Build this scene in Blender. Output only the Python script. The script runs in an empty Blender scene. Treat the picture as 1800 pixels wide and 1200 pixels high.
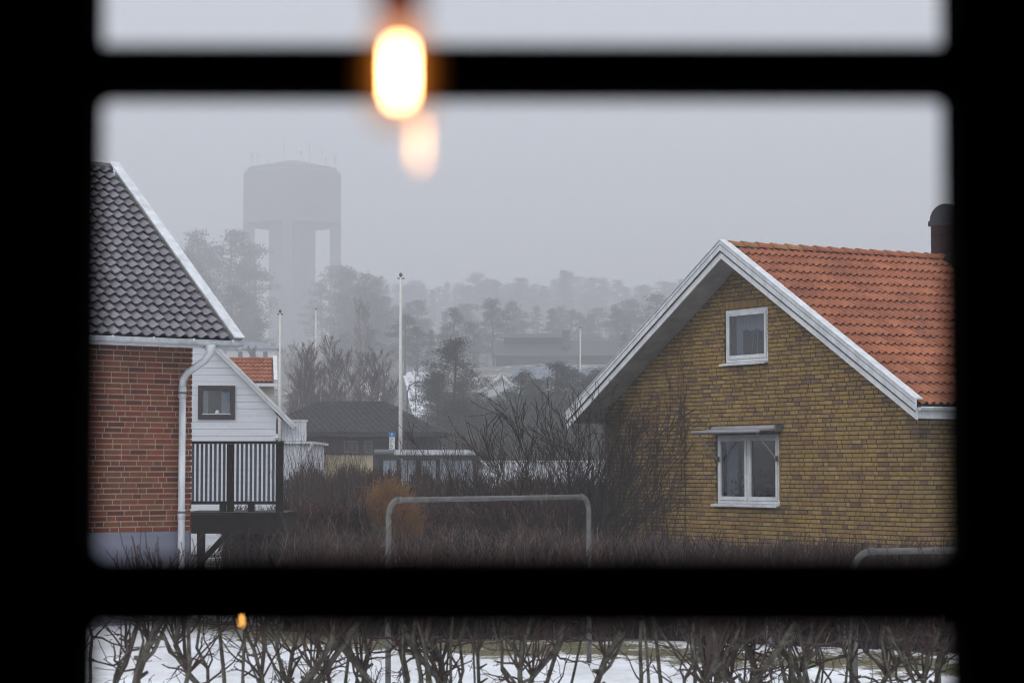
import bpy, math, random
from mathutils import Vector, Matrix
R = math.radians
sc = bpy.context.scene
rnd = random.Random(7)

# ---------------------------------------------------------------- camera, sky, sun, exposure
F, HOR, H = 4000.0, 825.0, 2.3          # focal length in photo pixels, horizon row, eye height above the lawn
TILT = math.atan2(HOR - 600, F)
cam_d = bpy.data.cameras.new('camera')
cam = bpy.data.objects.new('camera', cam_d); sc.collection.objects.link(cam)
cam.location = (0, 0, H); cam.rotation_euler = (math.pi / 2 + TILT, 0, 0)
cam_d.sensor_width = 36; cam_d.lens = F / 1800 * 36
cam_d.clip_start = 0.02; cam_d.clip_end = 6000
cam_d.dof.use_dof = True; cam_d.dof.focus_distance = 38; cam_d.dof.aperture_fstop = 8.9
sc.camera = cam

w = bpy.data.worlds.new('World'); sc.world = w; w.use_nodes = True
nt = w.node_tree; N = nt.nodes; Lk = nt.links; N.clear()
out = N.new('ShaderNodeOutputWorld'); bg = N.new('ShaderNodeBackground')
sky = N.new('ShaderNodeTexSky'); sky.sky_type = 'NISHITA'; sky.sun_disc = False
sky.sun_elevation = R(38); sky.sun_rotation = R(-120); sky.dust_density = 6; sky.air_density = 1.5
hsv = N.new('ShaderNodeHueSaturation'); hsv.inputs['Saturation'].default_value = 0.2
tc = N.new('ShaderNodeTexCoord'); sp = N.new('ShaderNodeSeparateXYZ')
ramp = N.new('ShaderNodeValToRGB')       # closed cloud deck: brighter towards the zenith
ramp.color_ramp.elements[0].position = 0.0; ramp.color_ramp.elements[0].color = (4.45, 4.62, 5.2, 1)
ramp.color_ramp.elements[1].position = 1.0; ramp.color_ramp.elements[1].color = (9.6, 9.9, 10.6, 1)
mx = N.new('ShaderNodeMix'); mx.data_type = 'RGBA'; mx.inputs[0].default_value = 0.9
Lk.new(tc.outputs['Generated'], sp.inputs[0]); Lk.new(sp.outputs['Z'], ramp.inputs[0])
Lk.new(sky.outputs[0], hsv.inputs['Color']); Lk.new(hsv.outputs[0], mx.inputs[6]); Lk.new(ramp.outputs[0], mx.inputs[7])
Lk.new(mx.outputs[2], bg.inputs[0]); bg.inputs[1].default_value = 0.154
Lk.new(bg.outputs[0], out.inputs[0])

sd = bpy.data.lights.new('sun', 'SUN'); sd.energy = 0.6; sd.angle = R(30); sd.color = (1, .97, .93)
sun = bpy.data.objects.new('sun', sd); sc.collection.objects.link(sun)
sun.rotation_euler = (R(52), 0, R(-30))   # veiled sun, high behind the viewer's left shoulder

vs = sc.view_settings; vs.view_transform = 'Standard'; vs.look = 'None'; vs.exposure = 0.0; vs.gamma = 1.0
vs.use_curve_mapping = False
sc.render.engine = 'CYCLES'
cy = sc.cycles
cy.use_denoising = True; cy.denoising_prefilter = 'ACCURATE'; cy.filter_width = 1.05; cy.max_bounces = 8; cy.diffuse_bounces = 3; cy.glossy_bounces = 3
cy.transparent_max_bounces = 16; cy.volume_bounces = 2; cy.transmission_bounces = 4
cy.use_adaptive_sampling = False; cy.sample_clamp_indirect = 4.0; cy.caustics_reflective = False; cy.caustics_refractive = False

# ---------------------------------------------------------------- helpers
def ray(px, py):
    a = (px - 900) / F; b = (600 - py) / F
    return Vector((a, math.cos(TILT) - b * math.sin(TILT), math.sin(TILT) + b * math.cos(TILT)))
CAM = Vector((0, 0, H))
def at(px, py, Y):
    d = ray(px, py); return CAM + d * (Y / d.y)

def newobj(name, data, parent=None, mat=None):
    o = bpy.data.objects.new(name, data); sc.collection.objects.link(o)
    if parent is not None: o.parent = parent
    if mat is not None: o.matrix_local = mat
    return o
def tag(o, label=None, cat=None, group=None, kind=None):
    if label: o['label'] = label
    if cat: o['category'] = cat
    if group: o['group'] = group
    if kind: o['kind'] = kind
    return o
def thing(name, loc, label, cat, rz=0, group=None):
    o = newobj(name, None); o.location = loc; o.rotation_euler = (0, 0, rz); o.empty_display_size = .2
    return tag(o, label, cat, group)

class MB:
    def __init__(s): s.v = []; s.f = []; s.m = []; s.cur = 0
    def poly(s, pts, flip=False):
        n = len(s.v); s.v += [tuple(p) for p in pts]
        idx = list(range(n, n + len(pts)))
        s.f.append(idx[::-1] if flip else idx); s.m.append(s.cur); return s
    def hexa(s, p):      # 8 points: bottom 0-3 ccw, top 4-7
        n = len(s.v); s.v += [tuple(q) for q in p]
        for q in ((3,2,1,0),(4,5,6,7),(0,1,5,4),(1,2,6,5),(2,3,7,6),(3,0,4,7)):
            s.f.append([n + i for i in q]); s.m.append(s.cur)
        return s
    def box(s, x0, x1, y0, y1, z0, z1):
        return s.hexa([(x0,y0,z0),(x1,y0,z0),(x1,y1,z0),(x0,y1,z0),(x0,y0,z1),(x1,y0,z1),(x1,y1,z1),(x0,y1,z1)])
    def prism(s, pts, y0, y1):     # polygon in xz (ccw seen from -y), extruded along y
        a = [(x, y0, z) for x, z in pts]; b = [(x, y1, z) for x, z in pts]
        n = len(s.v); s.v += a + b; k = len(pts)
        s.f.append(list(range(n, n + k))); s.m.append(s.cur)
        s.f.append([n + k + i for i in range(k)][::-1]); s.m.append(s.cur)
        for i in range(k):
            j = (i + 1) % k; s.f.append([n + j, n + i, n + k + i, n + k + j]); s.m.append(s.cur)
        return s
    def bar(s, a, b, w_, t_, up=(0, 0, 1)):       # square bar between two points
        a = Vector(a); b = Vector(b); d = (b - a).normalized(); u = Vector(up)
        x = d.cross(u)
        if x.length < 1e-4: x = d.cross(Vector((0, 1, 0)))
        x.normalize(); z = x.cross(d)
        x = x * w_ / 2; z = z * t_ / 2
        return s.hexa([a-x-z, a+x-z, b+x-z, b-x-z, a-x+z, a+x+z, b+x+z, b-x+z])
    def tube(s, pts, rad, k=8, cap=True):
        P = [Vector(p) for p in pts]; n = len(P)
        if not hasattr(rad, '__len__'): rad = [rad] * n
        base = len(s.v)
        d0 = (P[1] - P[0]).normalized()
        ref = Vector((0, 0, 1)) if abs(d0.z) < .9 else Vector((1, 0, 0))
        x = d0.cross(ref).normalized()
        for i in range(n):
            d = (P[min(i+1, n-1)] - P[max(i-1, 0)])
            if d.length < 1e-9: d = d0
            d.normalize()
            x = (x - d * x.dot(d))
            if x.length < 1e-6: x = d.orthogonal()
            x.normalize(); y = d.cross(x)
            for j in range(k):
                t = 2 * math.pi * j / k
                s.v.append(tuple(P[i] + (x * math.cos(t) + y * math.sin(t)) * rad[i]))
        for i in range(n - 1):
            for j in range(k):
                a = base + i * k + j; b = base + i * k + (j + 1) % k
                s.f.append([a, b, b + k, a + k]); s.m.append(s.cur)
        if cap:
            s.f.append([base + j for j in range(k)][::-1]); s.m.append(s.cur)
            s.f.append([base + (n-1) * k + j for j in range(k)]); s.m.append(s.cur)
        return s
    def lathe(s, prof, k=16, c=(0, 0, 0)):        # prof: (r, z)
        base = len(s.v); n = len(prof)
        for r_, z_ in prof:
            for j in range(k):
                t = 2 * math.pi * j / k
                s.v.append((c[0] + r_ * math.cos(t), c[1] + r_ * math.sin(t), c[2] + z_))
        for i in range(n - 1):
            for j in range(k):
                a = base + i * k + j; b = base + i * k + (j + 1) % k
                s.f.append([a, b, b + k, a + k]); s.m.append(s.cur)
        s.f.append([base + j for j in range(k)][::-1]); s.m.append(s.cur)
        s.f.append([base + (n-1) * k + j for j in range(k)]); s.m.append(s.cur)
        return s
    def mesh(s, name, mats, smooth=False):
        me = bpy.data.meshes.new(name); me.from_pydata(s.v, [], s.f)
        if not isinstance(mats, (list, tuple)): mats = [mats]
        for m in mats: me.materials.append(m)
        if len(mats) > 1: me.polygons.foreach_set('material_index', s.m)
        if smooth: me.polygons.foreach_set('use_smooth', [True] * len(s.f))
        me.update(); return me
    def build(s, name, mats, parent=None, smooth=False, mat=None):
        return newobj(name, s.mesh(name, mats, smooth), parent, mat)

def material(name, col, rough=.8, spec=.3, noise=0.0, nscale=8, col2=None, bump=0.0, bscale=40, metal=0.0, stretch=None):
    m = bpy.data.materials.new(name); m.use_nodes = True; t = m.node_tree; b = t.nodes['Principled BSDF']
    b.inputs['Roughness'].default_value = rough; b.inputs['Specular IOR Level'].default_value = spec
    b.inputs['Metallic'].default_value = metal
    b.inputs['Base Color'].default_value = (*col, 1)
    tcn = t.nodes.new('ShaderNodeTexCoord'); src = tcn.outputs['Object']
    if stretch:
        mp = t.nodes.new('ShaderNodeMapping'); mp.inputs['Scale'].default_value = stretch
        t.links.new(src, mp.inputs[0]); src = mp.outputs[0]
    if noise or col2:
        n = t.nodes.new('ShaderNodeTexNoise'); n.inputs['Scale'].default_value = nscale; n.inputs['Detail'].default_value = 6
        n.inputs['Roughness'].default_value = .65
        oi = t.nodes.new('ShaderNodeObjectInfo'); ad = t.nodes.new('ShaderNodeVectorMath'); ad.operation = 'ADD'
        ml = t.nodes.new('ShaderNodeMath'); ml.operation = 'MULTIPLY'; ml.inputs[1].default_value = 37
        t.links.new(oi.outputs['Random'], ml.inputs[0]); t.links.new(src, ad.inputs[0]); t.links.new(ml.outputs[0], ad.inputs[1])
        t.links.new(ad.outputs[0], n.inputs['Vector'])
        mixn = t.nodes.new('ShaderNodeMix'); mixn.data_type = 'RGBA'
        c2 = col2 if col2 else tuple(c * (1 - noise) for c in col)
        mixn.inputs[6].default_value = (*col, 1); mixn.inputs[7].default_value = (*c2, 1)
        mr = t.nodes.new('ShaderNodeMapRange'); mr.inputs[1].default_value = .35; mr.inputs[2].default_value = .65
        t.links.new(n.outputs['Fac'], mr.inputs[0]); t.links.new(mr.outputs[0], mixn.inputs[0])
        t.links.new(mixn.outputs[2], b.inputs['Base Color'])
    if name.endswith('_brick') or name.endswith('tile') or name.endswith('terracotta'):
        g_ = t.nodes.new('ShaderNodeNewGeometry'); mp2 = t.nodes.new('ShaderNodeMapping'); mp2.inputs['Scale'].default_value = (1, 1, .35)
        n3 = t.nodes.new('ShaderNodeTexNoise'); n3.inputs['Scale'].default_value = 1.1; n3.inputs['Detail'].default_value = 8; n3.inputs['Roughness'].default_value = .7
        r3 = t.nodes.new('ShaderNodeMapRange'); r3.inputs[1].default_value = .38; r3.inputs[2].default_value = .66; r3.inputs[3].default_value = 1.08; r3.inputs[4].default_value = .74
        m3 = t.nodes.new('ShaderNodeVectorMath'); m3.operation = 'SCALE'
        t.links.new(g_.outputs['Position'], mp2.inputs[0]); t.links.new(mp2.outputs[0], n3.inputs['Vector']); t.links.new(n3.outputs['Fac'], r3.inputs[0])
        src_c = b.inputs['Base Color'].links[0].from_socket
        t.links.new(src_c, m3.inputs[0]); t.links.new(r3.outputs[0], m3.inputs['Scale']); t.links.new(m3.outputs[0], b.inputs['Base Color'])
    if bump:
        n2 = t.nodes.new('ShaderNodeTexNoise'); n2.inputs['Scale'].default_value = bscale; n2.inputs['Detail'].default_value = 4
        t.links.new(src, n2.inputs['Vector'])
        bp = t.nodes.new('ShaderNodeBump'); bp.inputs['Strength'].default_value = bump; bp.inputs['Distance'].default_value = .01
        t.links.new(n2.outputs['Fac'], bp.inputs['Height']); t.links.new(bp.outputs[0], b.inputs['Normal'])
    return m

M = {}
M['white'] = material('white_paint', (.76, .78, .80), .5, .4, .26, 4, bump=.1)
M['white_metal'] = material('white_metal', (.72, .75, .78), .35, .5, .32, 6, stretch=(1, 1, .3))
M['siding'] = material('painted_siding', (.76, .79, .85), .6, .3, .10, 2, stretch=(.4, 1, 4))
M['cream'] = material('cream_render', (.55, .5, .42), .8, .2, .12, 2)
M['mortar_dark'] = material('dark_mortar', (.05, .034, .024), .95, .1, .3, 6, bump=.4, bscale=90)
M['mortar_light'] = material('pale_mortar', (.46, .385, .30), .95, .1, .3, 6, bump=.4, bscale=90)
ybr = [(.38,.248,.082),(.34,.215,.072),(.41,.275,.10),(.31,.19,.078),(.25,.155,.08),(.38,.245,.066),(.205,.135,.08),(.33,.185,.07)]
M['yb'] = [material('ochre_brick', c, .85, .2, .0, 14, tuple(x * .68 for x in c), .5, 120) for c in ybr]
rbr = [(.20,.045,.02),(.155,.032,.015),(.245,.06,.025),(.175,.055,.02),(.115,.026,.014),(.215,.07,.025)]
M['rb'] = [material('red_brick', c, .85, .2, .0, 14, tuple(x * .7 for x in c), .5, 120) for c in rbr]
M['plinth'] = material('grey_plinth_render', (.20, .21, .27), .9, .15, .2, 2.5, bump=.3)
otl = [(.38,.125,.058),(.335,.105,.048),(.42,.145,.068)]
M['ot'] = [material('terracotta_tile', c, .75, .3, .0, 9, tuple(x * .75 for x in c), .3, 60) for c in otl]
M['moss_tile'] = material('mossy_terracotta', (.40, .17, .075), .85, .2, 0, 7, (.25, .17, .07), .3, 60)
gtl = [(.20,.185,.215),(.17,.158,.185),(.225,.21,.24)]
M['gt'] = [material('glazed_dark_tile', c, .32, .6, .0, 12, tuple(x * .72 for x in c), .25, 50) for c in gtl]
M['dark_under'] = material('roof_underlay', (.012, .011, .013), .9, .1)
M['soffit'] = material('weathered_soffit', (.5, .51, .52), .9, .15, 0, 1.6, (.32, .32, .31), .3, stretch=(1, 1, 1))
M['dark_wood'] = material('dark_stained_wood', (.035, .028, .022), .8, .2, 0, 5, (.018, .017, .012), .4, stretch=(1, 1, .2))
M['brown_frame'] = material('brown_window_paint', (.045, .034, .035), .6, .3, .2, 6)
M['baluster'] = material('grey_baluster_paint', (.13, .14, .18), .6, .3, .2, 6)
M['galv'] = material('galvanised_pipe', (.15, .145, .135), .6, .4, 0, 9, (.085, .08, .078), .2, metal=.2)
M['black_metal'] = material('black_sheet_metal', (.012, .012, .014), .45, .5, .2, 5)
M['int_black'] = material('black_window_paint', (.006, .006, .006), .9, .0)
M['int_wall'] = material('dark_interior', (.02, .018, .016), .95, .0)
M['curtain'] = material('curtain_cloth', (.62, .64, .7), .9, .1)
M['room'] = material('room_interior', (.05, .05, .055), .9, .1)
M['concrete'] = material('tower_concrete', (.21, .21, .21), .9, .1, .3, .08, stretch=(1, 1, .3))
M['bark'] = material('bark', (.075, .062, .05), .9, .1, 0, 6, (.04, .033, .027), .3)
M['lichen_bark'] = material('lichened_bark', (.155, .145, .12), .9, .1, 0, 28, (.05, .046, .036), .8, 60)
M['twig_brown'] = material('brown_twigs', (.07, .04, .03), .85, .15, 0, 3, (.05, .035, .03))
M['twig_red'] = material('red_twigs', (.095, .03, .024), .8, .2, 0, 2, (.05, .024, .02))
M['twig_grey'] = material('grey_brown_twigs', (.105, .066, .055), .85, .15, 0, 3, (.055, .034, .03))
M['twig_orange'] = material('orange_brown_twigs', (.33, .18, .08), .85, .15, 0, 4, (.19, .105, .05))
M['twig_near'] = material('near_twigs', (.10, .065, .06), .85, .15, 0, 9, (.05, .038, .034))
M['twig_dark2'] = material('shrub_bark', (.035, .028, .022), .85, .15, 0, 4, (.03, .024, .02))
M['twig_pale'] = material('pale_highlight_twigs', (.20, .155, .14), .85, .15, 0, 5, (.11, .08, .07))  # highlights on hedge twigs put into the colour as a paler copy
M['twig_dark'] = material('dark_twigs', (.02, .014, .012), .85, .15)
M['birch_bark'] = material('birch_bark', (.42, .40, .38), .8, .2, 0, 1.5, (.12, .10, .09), stretch=(1, 1, 3))
M['birch_twig'] = material('birch_twigs', (.075, .05, .045), .9, .1)
M['needle'] = material('pine_needles', (.062, .072, .05), .85, .15, 0, .35, (.03, .038, .028))
M['needle_dark'] = material('spruce_needles', (.028, .038, .027), .85, .15, 0, .35, (.016, .022, .016))
M['evergreen'] = material('green_shrub_leaves', (.06, .075, .02), .8, .2, 0, 8, (.03, .04, .015))
M['hip_roof'] = material('weathered_black_tiles', (.028, .027, .029), .75, .3, .3, 3)
M['dark_roof'] = material('dark_concrete_tiles', (.06, .06, .065), .7, .3, .3, 3)
M['pale_roof'] = material('pale_blue_roof', (.17, .20, .25), .6, .3, .2, 3)
M['dark_wall'] = material('dark_brown_wall', (.035, .03, .03), .8, .2, .2, 3)
M['yellow_wall'] = material('pale_yellow_wall', (.45, .38, .24), .8, .2, .15, 3)
M['blue'] = material('blue_sign_paint', (.03, .17, .42), .5, .4)
M['asphalt'] = material('asphalt', (.05, .05, .052), .9, .2, .2, 2)
M['snowmat'] = material('old_snow', (.78, .8, .85), .8, .2, .06, 3, bump=.4, bscale=6)
M['gold'] = material('gold_knob', (.5, .35, .1), .35, .5, metal=.8)
M['pole'] = material('white_pole', (.72, .7, .66), .45, .4, .12, 3)
M['cabinet'] = material('grey_cabinet', (.16, .17, .22), .7, .3, .15, 4)

def glass(name, refl=.12, tint=(.9, .93, .95)):
    m = bpy.data.materials.new(name); m.use_nodes = True; t = m.node_tree; t.nodes.clear()
    o = t.nodes.new('ShaderNodeOutputMaterial'); mxn = t.nodes.new('ShaderNodeMixShader')
    tr = t.nodes.new('ShaderNodeBsdfTransparent'); tr.inputs[0].default_value = (*tint, 1)
    g = t.nodes.new('ShaderNodeBsdfGlossy'); g.inputs['Roughness'].default_value = 0.0; g.inputs['Color'].default_value = (1, 1, 1, 1)
    mxn.inputs[0].default_value = refl
    t.links.new(tr.outputs[0], mxn.inputs[1]); t.links.new(g.outputs[0], mxn.inputs[2]); t.links.new(mxn.outputs[0], o.inputs[0])
    return m
M['pane'] = glass('room_window_glass', .033, (.985, .99, .99))
M['house_glass'] = glass('house_window_glass', .085, (.62, .66, .7))
M['frost'] = material('frosted_glass', (.72, .77, .84), .3, .5, .1, 2)
ntf = M['frost'].node_tree; trl = ntf.nodes.new('ShaderNodeBsdfTranslucent'); trl.inputs[0].default_value = (.85, .9, .97, 1); mxf = ntf.nodes.new('ShaderNodeMixShader'); mxf.inputs[0].default_value = .5
ntf.links.new(ntf.nodes['Principled BSDF'].outputs[0], mxf.inputs[1]); ntf.links.new(trl.outputs[0], mxf.inputs[2]); ntf.links.new(mxf.outputs[0], ntf.nodes['Material Output'].inputs[0])
M['farwhite'] = material('dull_window_frame', (.10, .10, .105), .7, .2)
M['fencewood'] = material('grey_fence_wood', (.12, .115, .105), .9, .1, .3, 4)
M['awn'] = material('awning_metal', (.33, .34, .36), .5, .4, .2, 4)
M['shelter_glass'] = glass('shelter_glass', .2, (.75, .8, .85))

def emission(name, col, s):
    m = bpy.data.materials.new(name); m.use_nodes = True; t = m.node_tree; t.nodes.clear()
    o = t.nodes.new('ShaderNodeOutputMaterial'); e = t.nodes.new('ShaderNodeEmission')
    e.inputs[0].default_value = (*col, 1); e.inputs[1].default_value = s; t.links.new(e.outputs[0], o.inputs[0]); return m

# ---------------------------------------------------------------- terrain
PY = [-200, 130, 175, 210, 250, 300, 400, 500, 600, 700, 800, 1000, 1600]
PZ = [0, 0, 1.0, 3.4, 6.6, 9.8, 16.6, 24.4, 32.6, 40.5, 48, 60, 62]
def S(y):            # distances on the hill
    return y if y <= 210 else 210 + (y - 210) * 1.75
for i_, y_ in enumerate(PY):
    if y_ > 210:
        PZ[i_] = 2.3 + (PZ[i_] - 2.3) * S(y_) / y_; PY[i_] = S(y_)
def interp(y):
    for i in range(len(PY) - 1):
        if y <= PY[i+1]:
            t = max(0, (y - PY[i]) / (PY[i+1] - PY[i])); return PZ[i] + (PZ[i+1] - PZ[i]) * t
    return PZ[-1]
from mathutils import noise as mn
def G(x, y):
    h = interp(y)
    h += .38 * math.exp(-(((x + 6.5) / 2.6) ** 2 + ((y - 33.5) / 4.0) ** 2))      # bank by the red brick house
    h += 7 * math.exp(-(((x - 16) / 62) ** 2 + ((y - 455) / 85) ** 2))
    if y > 140: h += min(1, (y - 140) / 120) * 1.6 * mn.noise(Vector((x * .03, y * .02, 0)))
    h += .03 * mn.noise(Vector((x * .5, y * .35, 3)))
    return h
xs = []
for i in range(-70, 71):
    xs.append(math.copysign(math.sinh(abs(i) / 70 * 5.2) / math.sinh(5.2) * 1250, i))
ys = [-60, -30, -10, 0, 4, 8]; y = 10.0
while y < 2590: ys.append(y); y *= 1.022 if y < 50 else 1.03
ys.append(2590)
v = [(x, y, G(x, y) if y > 1.2 else 0.0) for y in ys for x in xs]
nx = len(xs)
f = [(j*nx+i, j*nx+i+1, (j+1)*nx+i+1, (j+1)*nx+i) for j in range(len(ys)-1) for i in range(nx-1)]
me = bpy.data.meshes.new('ground'); me.from_pydata(v, [], f); me.polygons.foreach_set('use_smooth', [True] * len(f))
gm = bpy.data.materials.new('snowy_ground'); gm.use_nodes = True; t = gm.node_tree; b = t.nodes['Principled BSDF']
b.inputs['Roughness'].default_value = .85; b.inputs['Specular IOR Level'].default_value = .2
geo = t.nodes.new('ShaderNodeNewGeometry'); s_ = t.nodes.new('ShaderNodeSeparateXYZ'); t.links.new(geo.outputs['Position'], s_.inputs[0])
def nz(scale, detail=6, ro=.6, stretch=None):
    n = t.nodes.new('ShaderNodeTexNoise'); n.inputs['Scale'].default_value = scale; n.inputs['Detail'].default_value = detail; n.inputs['Roughness'].default_value = ro
    if stretch:
        mp = t.nodes.new('ShaderNodeMapping'); mp.inputs['Scale'].default_value = stretch; t.links.new(geo.outputs['Position'], mp.inputs[0]); t.links.new(mp.outputs[0], n.inputs['Vector'])
    else: t.links.new(geo.outputs['Position'], n.inputs['Vector'])
    return n.outputs['Fac']
def mth(op, a, b_=None, c=None, clamp=False):
    n = t.nodes.new('ShaderNodeMath'); n.operation = op; n.use_clamp = clamp
    for i, q in enumerate((a, b_, c)):
        if q is None: continue
        if isinstance(q, (int, float)): n.inputs[i].default_value = q
        else: t.links.new(q, n.inputs[i])
    return n.outputs[0]
def cmix(fac, a, b_):
    n = t.nodes.new('ShaderNodeMix'); n.data_type = 'RGBA'
    for i, q in ((0, fac), (6, a), (7, b_)):
        if isinstance(q, tuple): n.inputs[i].default_value = (*q, 1)
        elif isinstance(q, (int, float)): n.inputs[i].default_value = q
        else: t.links.new(q, n.inputs[i])
    return n.outputs[2]
def mrange(v_, a, b_):
    n = t.nodes.new('ShaderNodeMapRange'); n.inputs[1].default_value = a; n.inputs[2].default_value = b_; t.links.new(v_, n.inputs[0]); return n.outputs[0]
grass = cmix(mrange(nz(9, 7, .8), .35, .65), (.065, .068, .028), (.17, .15, .085))
soil = cmix(nz(.8, 8, .7), (.035, .03, .022), (.09, .08, .05))
near = mrange(s_.outputs['Y'], 30.5, 32.5)
base = cmix(near, grass, soil)
# thawed strip on the lawn about 28-31 m out, drifting with x; small thawed dots elsewhere
edge = mth('ADD', mth('MULTIPLY', nz(.5, 5), 4.0), mth('MULTIPLY', s_.outputs['X'], -.55))
yy = mth('ADD', s_.outputs['Y'], mth('MULTIPLY', edge, -1.0))
strip = mth('SUBTRACT', 1.0, mth('ABSOLUTE', mth('DIVIDE', mth('SUBTRACT', yy, 27.7), 1.75)))
strip = mth('ADD', strip, mth('MULTIPLY', mth('SUBTRACT', nz(2.2, 9, .82, (1, .5, 1)), .5), 5.0))
strip = mrange(strip, .05, .5)
patch_n = mrange(nz(.9, 7, .7), .60, .68)
beyond = mth('MULTIPLY', mrange(mth('ADD', s_.outputs['Y'], mth('MULTIPLY', nz(.9, 5), 2.0)), 31.2, 31.9), mrange(s_.outputs['X'], -5.0, -3.2))
thaw = mth('MAXIMUM', mth('MAXIMUM', strip, patch_n), beyond)
thaw_near = mth('MULTIPLY', thaw, mrange(s_.outputs['Y'], 37, 36))
far_snow = mth('MULTIPLY', mrange(nz(.22, 10, .85), .535, .58), mrange(s_.outputs['Y'], 620, 480))
far_thaw = mth('MULTIPLY', mth('SUBTRACT', 1.0, far_snow), mrange(s_.outputs['Y'], 35, 37))
thaw_all = mth('MAXIMUM', thaw_near, far_thaw)
snowc = cmix(mrange(nz(1.1, 9, .72, (1, .4, 1)), .38, .66), (.84, .86, .91), (.56, .56, .56))
t.links.new(cmix(thaw_all, snowc, base), b.inputs['Base Color'])
bp = t.nodes.new('ShaderNodeBump'); bp.inputs['Strength'].default_value = .8; bp.inputs['Distance'].default_value = .12
t.links.new(nz(2.2, 9, .62), bp.inputs['Height']); t.links.new(bp.outputs[0], b.inputs['Normal'])
me.materials.append(gm)
tag(newobj('ground', me), kind='structure')

# road up the hill with a snow bank on its left
mb = MB(); mb2 = MB(); prev = None
pth = [(185, -9.5), (210, -10.2), (240, -11.5), (280, -14), (330, -17.5), (390, -19), (450, -17)]
pts = []
for (y0, x0), (y1, x1) in zip(pth, pth[1:]):
    for i in range(8):
        k = i / 8; pts.append((x0 + (x1 - x0) * k, y0 + (y1 - y0) * k))
pts = [(x_ * S(y_) / y_, S(y_)) for x_, y_ in pts]
for (xa, ya), (xb, yb_) in zip(pts, pts[1:]):
    mb.poly([(xa-2, ya, G(xa-2, ya)+.5), (xa+2, ya, G(xa+2, ya)+.5), (xb+2, yb_, G(xb+2, yb_)+.5), (xb-2, yb_, G(xb-2, yb_)+.5)])
    for s in (-1, 1):
        kw = lambda yv: max(.15, 1.0 + 2.2 * mn.noise(Vector((s * 5, yv * .035, 1))) + .9 * mn.noise(Vector((s * 5, yv * .16, 4))))
        xo, xi, xi2 = 2.05 * s, (2.05 + 2.0 * kw(ya)) * s, (2.05 + 2.0 * kw(yb_)) * s
        q = [(xa+xo, ya, G(xa+xo, ya)+.45), (xa+xi, ya, G(xa+xi, ya)+.8), (xb+xi2, yb_, G(xb+xi2, yb_)+.8), (xb+xo, yb_, G(xb+xo, yb_)+.45)]
        mb2.poly(q, flip=s < 0)
        q2 = [q[1], (xa+xi*1.25, ya, G(xa+xi*1.25, ya)-.3), (xb+xi2*1.25, yb_, G(xb+xi2*1.25, yb_)-.3), q[2]]
        mb2.poly(q2, flip=s < 0)
tag(mb.build('road', M['asphalt']), kind='structure')
tag(mb2.build('snow_bank', M['snowmat'], smooth=True), kind='structure')

# ---------------------------------------------------------------- branching plants
def grow(mb, p, d, L, r, lvl, rg, o):
    """o: dict(seg, wob, kids, ratio, spread, up, rmin, sides)"""
    n = o['seg'] if lvl > 0 else max(2, o['seg'] - 1)
    pts = [Vector(p)]; rad = [r]; d = Vector(d).normalized(); dirs = [d.copy()]
    for i in range(n):
        d = d + Vector((rg.gauss(0, o['wob']), rg.gauss(0, o['wob']), rg.gauss(0, o['wob']) + o['up']))
        d.normalize(); pts.append(pts[-1] + d * (L / n)); dirs.append(d.copy())
        rad.append(max(o['rmin'], r * (1 - (i + 1) / n * o.get('taper', .6))))
    mb.tube(pts, rad, o['sides'] if lvl >= o['lv'] - 1 else 3, cap=False)
    if lvl <= 0: return
    for k in range(o['kids'][lvl - 1]):
        tt = rg.uniform(o.get('k0', .25), 1.0); i = min(n - 1, int(tt * n)); fr = tt * n - i
        q = pts[i].lerp(pts[i+1], min(1, fr))
        a = Vector((rg.gauss(0, 1), rg.gauss(0, 1), rg.gauss(0, .6))).normalized()
        dd = (dirs[i+1] + a * o['spread']).normalized()
        grow(mb, q, dd, L * o['ratio'] * rg.uniform(.65, 1.2), rad[min(n, i+1)] * o.get('rr', .6), lvl - 1, rg, o)

def leafcard(mb, c, n, s, rg):
    n = n.normalized(); u = n.orthogonal().normalized(); a = rg.uniform(0, 6.28)
    w_ = n.cross(u); uu = u * math.cos(a) + w_ * math.sin(a); vv = n.cross(uu)
    mb.poly([c - uu * s, c - vv * s * .45, c + uu * s, c + vv * s * .45])

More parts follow.
